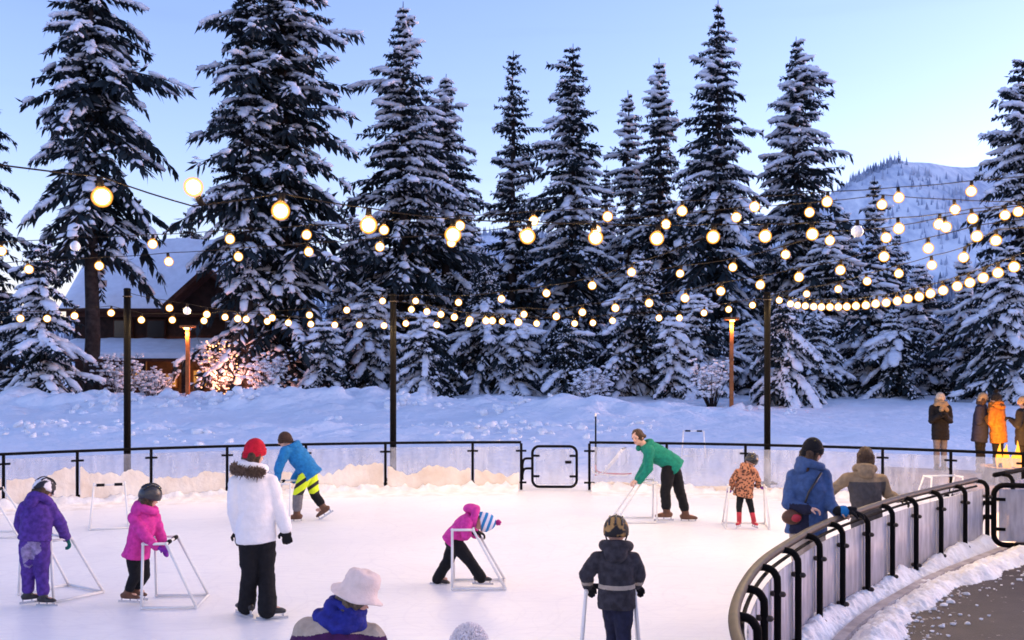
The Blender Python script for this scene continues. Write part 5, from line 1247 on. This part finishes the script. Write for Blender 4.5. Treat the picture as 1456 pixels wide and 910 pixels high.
# 9 woman in denim blue at rail
d = 9.75
J = jn(d, hd=(1155, 641), nk=(1152, 664), pv=(1147, 738), sA=(1129, 678, .04), sB=(1170, 676, 0), eA=(1121, 716, -.08), eB=(1178, 714, -.06), wA=(1148, 724, -.20), wB=(1190, 728, -.16), gA=(1162, 724, -.22), gB=(1206, 730, -.18),
       hA=(1138, 750), hB=(1158, 750), kA=(1138, 806, .0), kB=(1160, 806, 0), aA=(1138, 843), aB=(1160, 845))
def dz(c): return np.where((c[:, 0] < P(1150, 0, 9.6).x) & (c[:, 2] < P(0, 716, 9.6).z) & (c[:, 1] < 9.68) & (c[:, 0] > P(1122, 0, 9.6).x), 1, 0)
person('woman in blue jacket and black beanie leaning on the near railing', J, .95, .98, (.95, .2, -.1), coat=[C_['denim'], C_['navy']], coat_zone=dz, legs=[C_['beige']], hat=('beanie', C_['black']), boots=C_['bootblk'], hair=(M['hair'], .13), hem=.15, feet=((.6, .8), (.8, .5)), wide=1.12, bulk=1.1, legr=1.1,
       hood=C_['denim'], palms=((0, 0, -1), (0, 0, -1)))
def bag():
    c = P(1126, 735, 9.6); root = thing('waist_bag', 'brown waist bag hanging at the hip of the woman in blue', 'bag', c)
    X, Y, Z = Vector((.105, .02, 0)), Vector((0, .055, 0)), Vector((0, 0, .075)); mb = MB(); mb.ell(c, (X, Y, Z), 18, 10); mb.build('pouch', C_['brown'], root)
    mb = MB(); mb.ell(c + Vector((.03, -.045, -.005)), (X * .5, Y * .35, Z * .5), 14, 8); mb.build('pocket', C_['redboot'], root)
    mb = MB(); mb.tube([c + Vector((.09, 0, .03)), P(1150, 700, 9.58), P(1168, 672, 9.62)], .012, 6); mb.build('strap', C_['bootblk'], root)
bag()
def mitt():
    c = P(1206, 727, 9.58); mb = MB(); hand(mb, c + Vector((-.03, 0, 0)), Vector((1, 0, -.05)), Vector((0, 0, -1)), 1.25, .7)
    mb.capsule(c + Vector((-.10, 0, .0)), c + Vector((-.02, 0, 0)), .055, .045); mb.capsule(c + Vector((.0, -.03, .035)), c + Vector((.06, -.03, .03)), .02, .018)
    me = remesh(mb, .009, 2); root = thing('glove', 'black glove lying over the rail beside the woman in blue', 'glove', c); put(me, 'glove_body', [C_['black']], root)
    MB().capsule(c + Vector((-.055, -.005, .0)), c + Vector((-.045, -.005, .0)), .058, .058).build('cuff_band', C_['blue'], root)
mitt()
# 10 tan and grey jacket
d = 11.6
J = jn(d, hd=(1230, 650, .02), nk=(1229, 670), pv=(1232, 735), sA=(1206, 680), sB=(1253, 682), eA=(1189, 692, .06), eB=(1262, 702, .05), wA=(1174, 706, .10), wB=(1276, 710, -.05), gA=(1166, 712, .1), gB=(1286, 712, -.08),
       hA=(1224, 745), hB=(1242, 745), kA=(1224, 778), kB=(1243, 778), aA=(1224, 806), aB=(1244, 806))
def tz(c): return np.where((c[:, 2] < P(0, 684, 11.6).z) & (np.abs(c[:, 0] - P(1231, 0, 11.6).x) < .215), 1, 0)
person('person with shaggy brown hair in tan and grey jacket, seen from behind at the railing', J, .88, .95, (.1, 1, -.1), coat=[C_['tan'], C_['dkgrey']], coat_zone=tz, legs=[C_['black']], boots=C_['bootblk'], hair=(M['hair'], .06), hem=.16, hood=C_['tan'], wide=1.12, bulk=1.05, feet=((0, 1), (.2, 1)), gloves=C_['black'])
# 11 bucket hat
d = 5.55
J = jn(d, hd=(508, 846, 0), nk=(484, 882, 0), pv=(462, 985, -.05), sA=(436, 900, .0), sB=(528, 906, .02), eA=(420, 965, .05), eB=(548, 970, .1), wA=(440, 1010, .3), wB=(540, 1020, .35), hA=(445, 1000, -.05), hB=(480, 1000, -.05), kA=(455, 1060, .15), kB=(500, 1060, .18), aA=(450, 1098, -.02), aB=(495, 1100, 0))
def bz(c):
    v = c[:, 2] - P(0, 893, d).z - .10 * np.abs(c[:, 0] - P(480, 0, d).x) * 0 + .22 * (np.abs(c[:, 0] - P(478, 0, d).x) - .08); return np.where(v > .0, 1, 0)
person('adult in pale bucket hat, blue scarf and plum jacket bending over in the foreground', J, .98, .90, (.85, .45, -.45), hup=(.40, .05, 1), coat=[C_['plum'], C_['stripe']], coat_zone=bz, legs=[C_['black']], hat=('bucket', C_['beige_hat'] if 'beige_hat' in C_ else fab('cloth_pale_pink', (.74, .62, .58), .12)), boots=C_['bootblk'], hair=(M['hair_grey'], .02),
       scarf=C_['scarf'], gloves=C_['black'], vox=.006, hem=.2, wide=1.1, bulk=1.15, feet=((.8, .5), (.8, .5)))
# 12 white fuzzy hat child
d = 5.0
J = jn(d, hd=(667, 928), nk=(667, 960), pv=(667, 1055), sA=(635, 975), sB=(699, 975), eA=(625, 1015, .05), eB=(709, 1015, .05), wA=(640, 1045, .15), wB=(694, 1045, .15), hA=(652, 1070), hB=(682, 1070), kA=(652, 1120), kB=(682, 1120), aA=(652, 1166), aB=(682, 1166))
person('child in fuzzy white and lilac hat just peeping in at the bottom edge', J, .66, .90, (.1, 1, 0), coat=[C_['lilac']], legs=[C_['navy']], hat=('fuzzy', fab('fuzzy_white', (.82, .78, .82), .12)), boots=C_['bootblk'], gloves=C_['black'], hem=.12, hood=C_['lilac'])
# 13 standing woman
d = 21.3
def standing(label, x, d, top, s, face, coat, hat, legs, scarf=None, hair=None, hold=True, legsgap=6, gr=.10, wide=1.0, lean=0):
    k = F / d * s; y0 = HY + (H - gr) * F / d; Y = lambda z: y0 - z * k; X = lambda m: x + m * k
    f = Vector(face); side = abs(f.y)
    sw = .17 * k * max(side, .35); dd = .17 * (1 - side)
    fx = face[0] * k
    J = jn(d, hd=(X(lean), Y(1.60)), nk=(X(lean * .8), Y(1.45)), pv=(x, Y(.98)), sA=(X(lean * .7) - sw, Y(1.38), -dd), sB=(X(lean * .7) + sw, Y(1.38), dd), eA=(x - sw * 1.25 + .05 * fx, Y(1.10), -dd - .05), eB=(x + sw * 1.25 + .05 * fx, Y(1.10), dd - .05),
           wA=(x - sw * .35 + .25 * fx, Y(1.22), -dd * .6 + .25 * face[1]), wB=(x + sw * .35 + .25 * fx, Y(1.20), dd * .6 + .25 * face[1]), hA=(x - .09 * k * max(side, .3), Y(.9), -.09 * (1 - side)), hB=(x + .09 * k * max(side, .3), Y(.9), .09 * (1 - side)),
           kA=(x - .08 * k * max(side, .4), Y(.5)), kB=(x + .08 * k * max(side, .4), Y(.5), .03), aA=(x - .08 * k * max(side, .4), Y(.10)), aB=(x + .08 * k * max(side, .4), Y(.10), .03))
    return person(label, J, s, s, face, coat=coat, legs=legs, legr=.85, hat=hat, scarf=scarf, hair=hair, boots=C_['bootblk'], gloves=C_['black'], hem=.29, wide=wide, skates=False, feet=((face[0], face[1]), (face[0] + .2, face[1])), ground=gr, bulk=1.05)
standing('woman in long dark coat, tan scarf and pale knit hat standing beyond the boards', 1337, 21.3, 560, .97, (.25, -.97, 0), [C_['black']], ('beanie', C_['stripe']), [C_['greyleg']], C_['tan'], (M['hair'], .12))
standing('person in dark coat and beige beanie embracing someone by the fire', 1394, 20.6, 562, .98, (.92, .38, 0), [C_['navy']], ('beanie', C_['tan']), [C_['black']], None, (M['hair'], .05), wide=1.05, lean=.05)
standing('person in amber coat and dark pompom hat embraced by the fire', 1419, 20.4, 562, .98, (-.85, .5, 0), [C_['orange']], ('beanie', C_['black'], C_['black'], .05), [C_['black']], C_['orange'], (M['hair'], .04), wide=1.12, lean=-.03)
standing('person in black coat half cut off by the right edge of the photo', 1455, 20.0, 570, .95, (-.9, .3, 0), [C_['black']], ('beanie', C_['tan']), [C_['black']], None, (M['hair'], .03))

# ------------------------------------------------------------------ fire pit
def fire():
    c = P(1436, 668, 19.3); c.z = .10; root = thing('fire_pit', 'low stone fire pit with orange flames beyond the boards', 'fire pit', c)
    mb = MB(); n = 20; R = []
    for r_, z in ((.50, 0), (.50, .22), (.54, .22), (.54, .30), (.40, .30), (.40, .16), (.01, .16)): R.append([c + Vector((r_ * math.cos(2 * math.pi * k / n), r_ * math.sin(2 * math.pi * k / n), z)) for k in range(n)])
    mb.rings(R).build('bowl', M['stone'], root, False)
    rr = random.Random(5); lm = MB()
    for k in range(6):
        a = rr.uniform(0, 6.28); lm.tube([c + Vector((.28 * math.cos(a), .28 * math.sin(a), .22)), c + Vector((-.2 * math.cos(a), -.2 * math.sin(a), .32))], .045, 8)
    lm.build('logs', M['wood_dark'], root)['kind'] = 'stuff'
    for k in range(11):
        a = rr.uniform(0, 6.28); q = rr.uniform(0, .32); h = rr.uniform(.25, .62); p = c + Vector((q * math.cos(a), q * math.sin(a), .2)); mb = MB()
        mb.tube([p + Vector((.04 * math.sin(3 * t + k) * t, .04 * math.cos(2 * t + k) * t, h * t)) for t in (0, .2, .4, .6, .8, 1)], [.03, .065, .07, .05, .025, .004], 8); mb.build('flame', M['flame'], root)
    point('fire_light', c + Vector((0, 0, .75)), 95, (1, .42, .08), .2, root)
fire()

# ------------------------------------------------------------------ spare aids, stake, clutter
walker('empty white skating aid parked on the ice behind the child in pink', G(156, 746), (.35, -.9), .52, .60, .5)
walker('white skating aid poking in at the left edge of the photo', G(-28, 762), (.98, .1), .5, .62, .6)
o_ = walker('spare white skating aid in the snow beyond the boards, behind the man in green', P(986, 652, 25.0) , (.2, 1), .6, .66, .5)
walker('white skating aid standing on the ice behind the near railing', G(1347, 735), (-.15, 1), .62, .60, .5, grip=False)
def stake():
    b = P(847, 640, 21.5); b.z = .0; root = thing('marker_stake', 'thin black marker stake in the snow beside the far gate', 'stake', b)
    t = P(847, 588, 21.5); MB().tube([b, t], [.022, .016], 8).build('shaft', M['black_metal'], root); MB().tube([t - Vector((0, 0, .06)), t], .024, 8).build('tip', M['pvc'], root)
stake()
def sled():
    c = P(862, 668, 20.2); c.z = .06; root = thing('kick_sled', 'tipped red and white sled frame lying beyond the boards by the gate', 'sled', c)
    for k, m in ((0, M['pvc']), (1, C_['redboot'])):
        o = Vector((.1 * k, .3 * k, .05))
        MB().tube(catmull([c + o + Vector((-.30, 0, .20)), c + o + Vector((-.22, 0, .05)), c + o + Vector((.25, 0, .01)), c + o + Vector((.45, 0, .02))], 6), .016, 8).build('runner', m, root)
        MB().tube([c + o + Vector((-.1, 0, .04)), c + o + Vector((.32, 0, .55))], .016, 8).build('upright', M['pvc'], root)
    MB().tube([c + Vector((.32, 0, .6)), c + Vector((.42, .3, .6))], .018, 8).build('handle', M['foam'], root)
    MB().tube([c + Vector((-.22, 0, .07)), c + Vector((-.12, .3, .07))], .016, 8).build('cross_bar', C_['redboot'], root)
sled()
print('bulb lights', NB[0], 'tree tris', TRI[0])
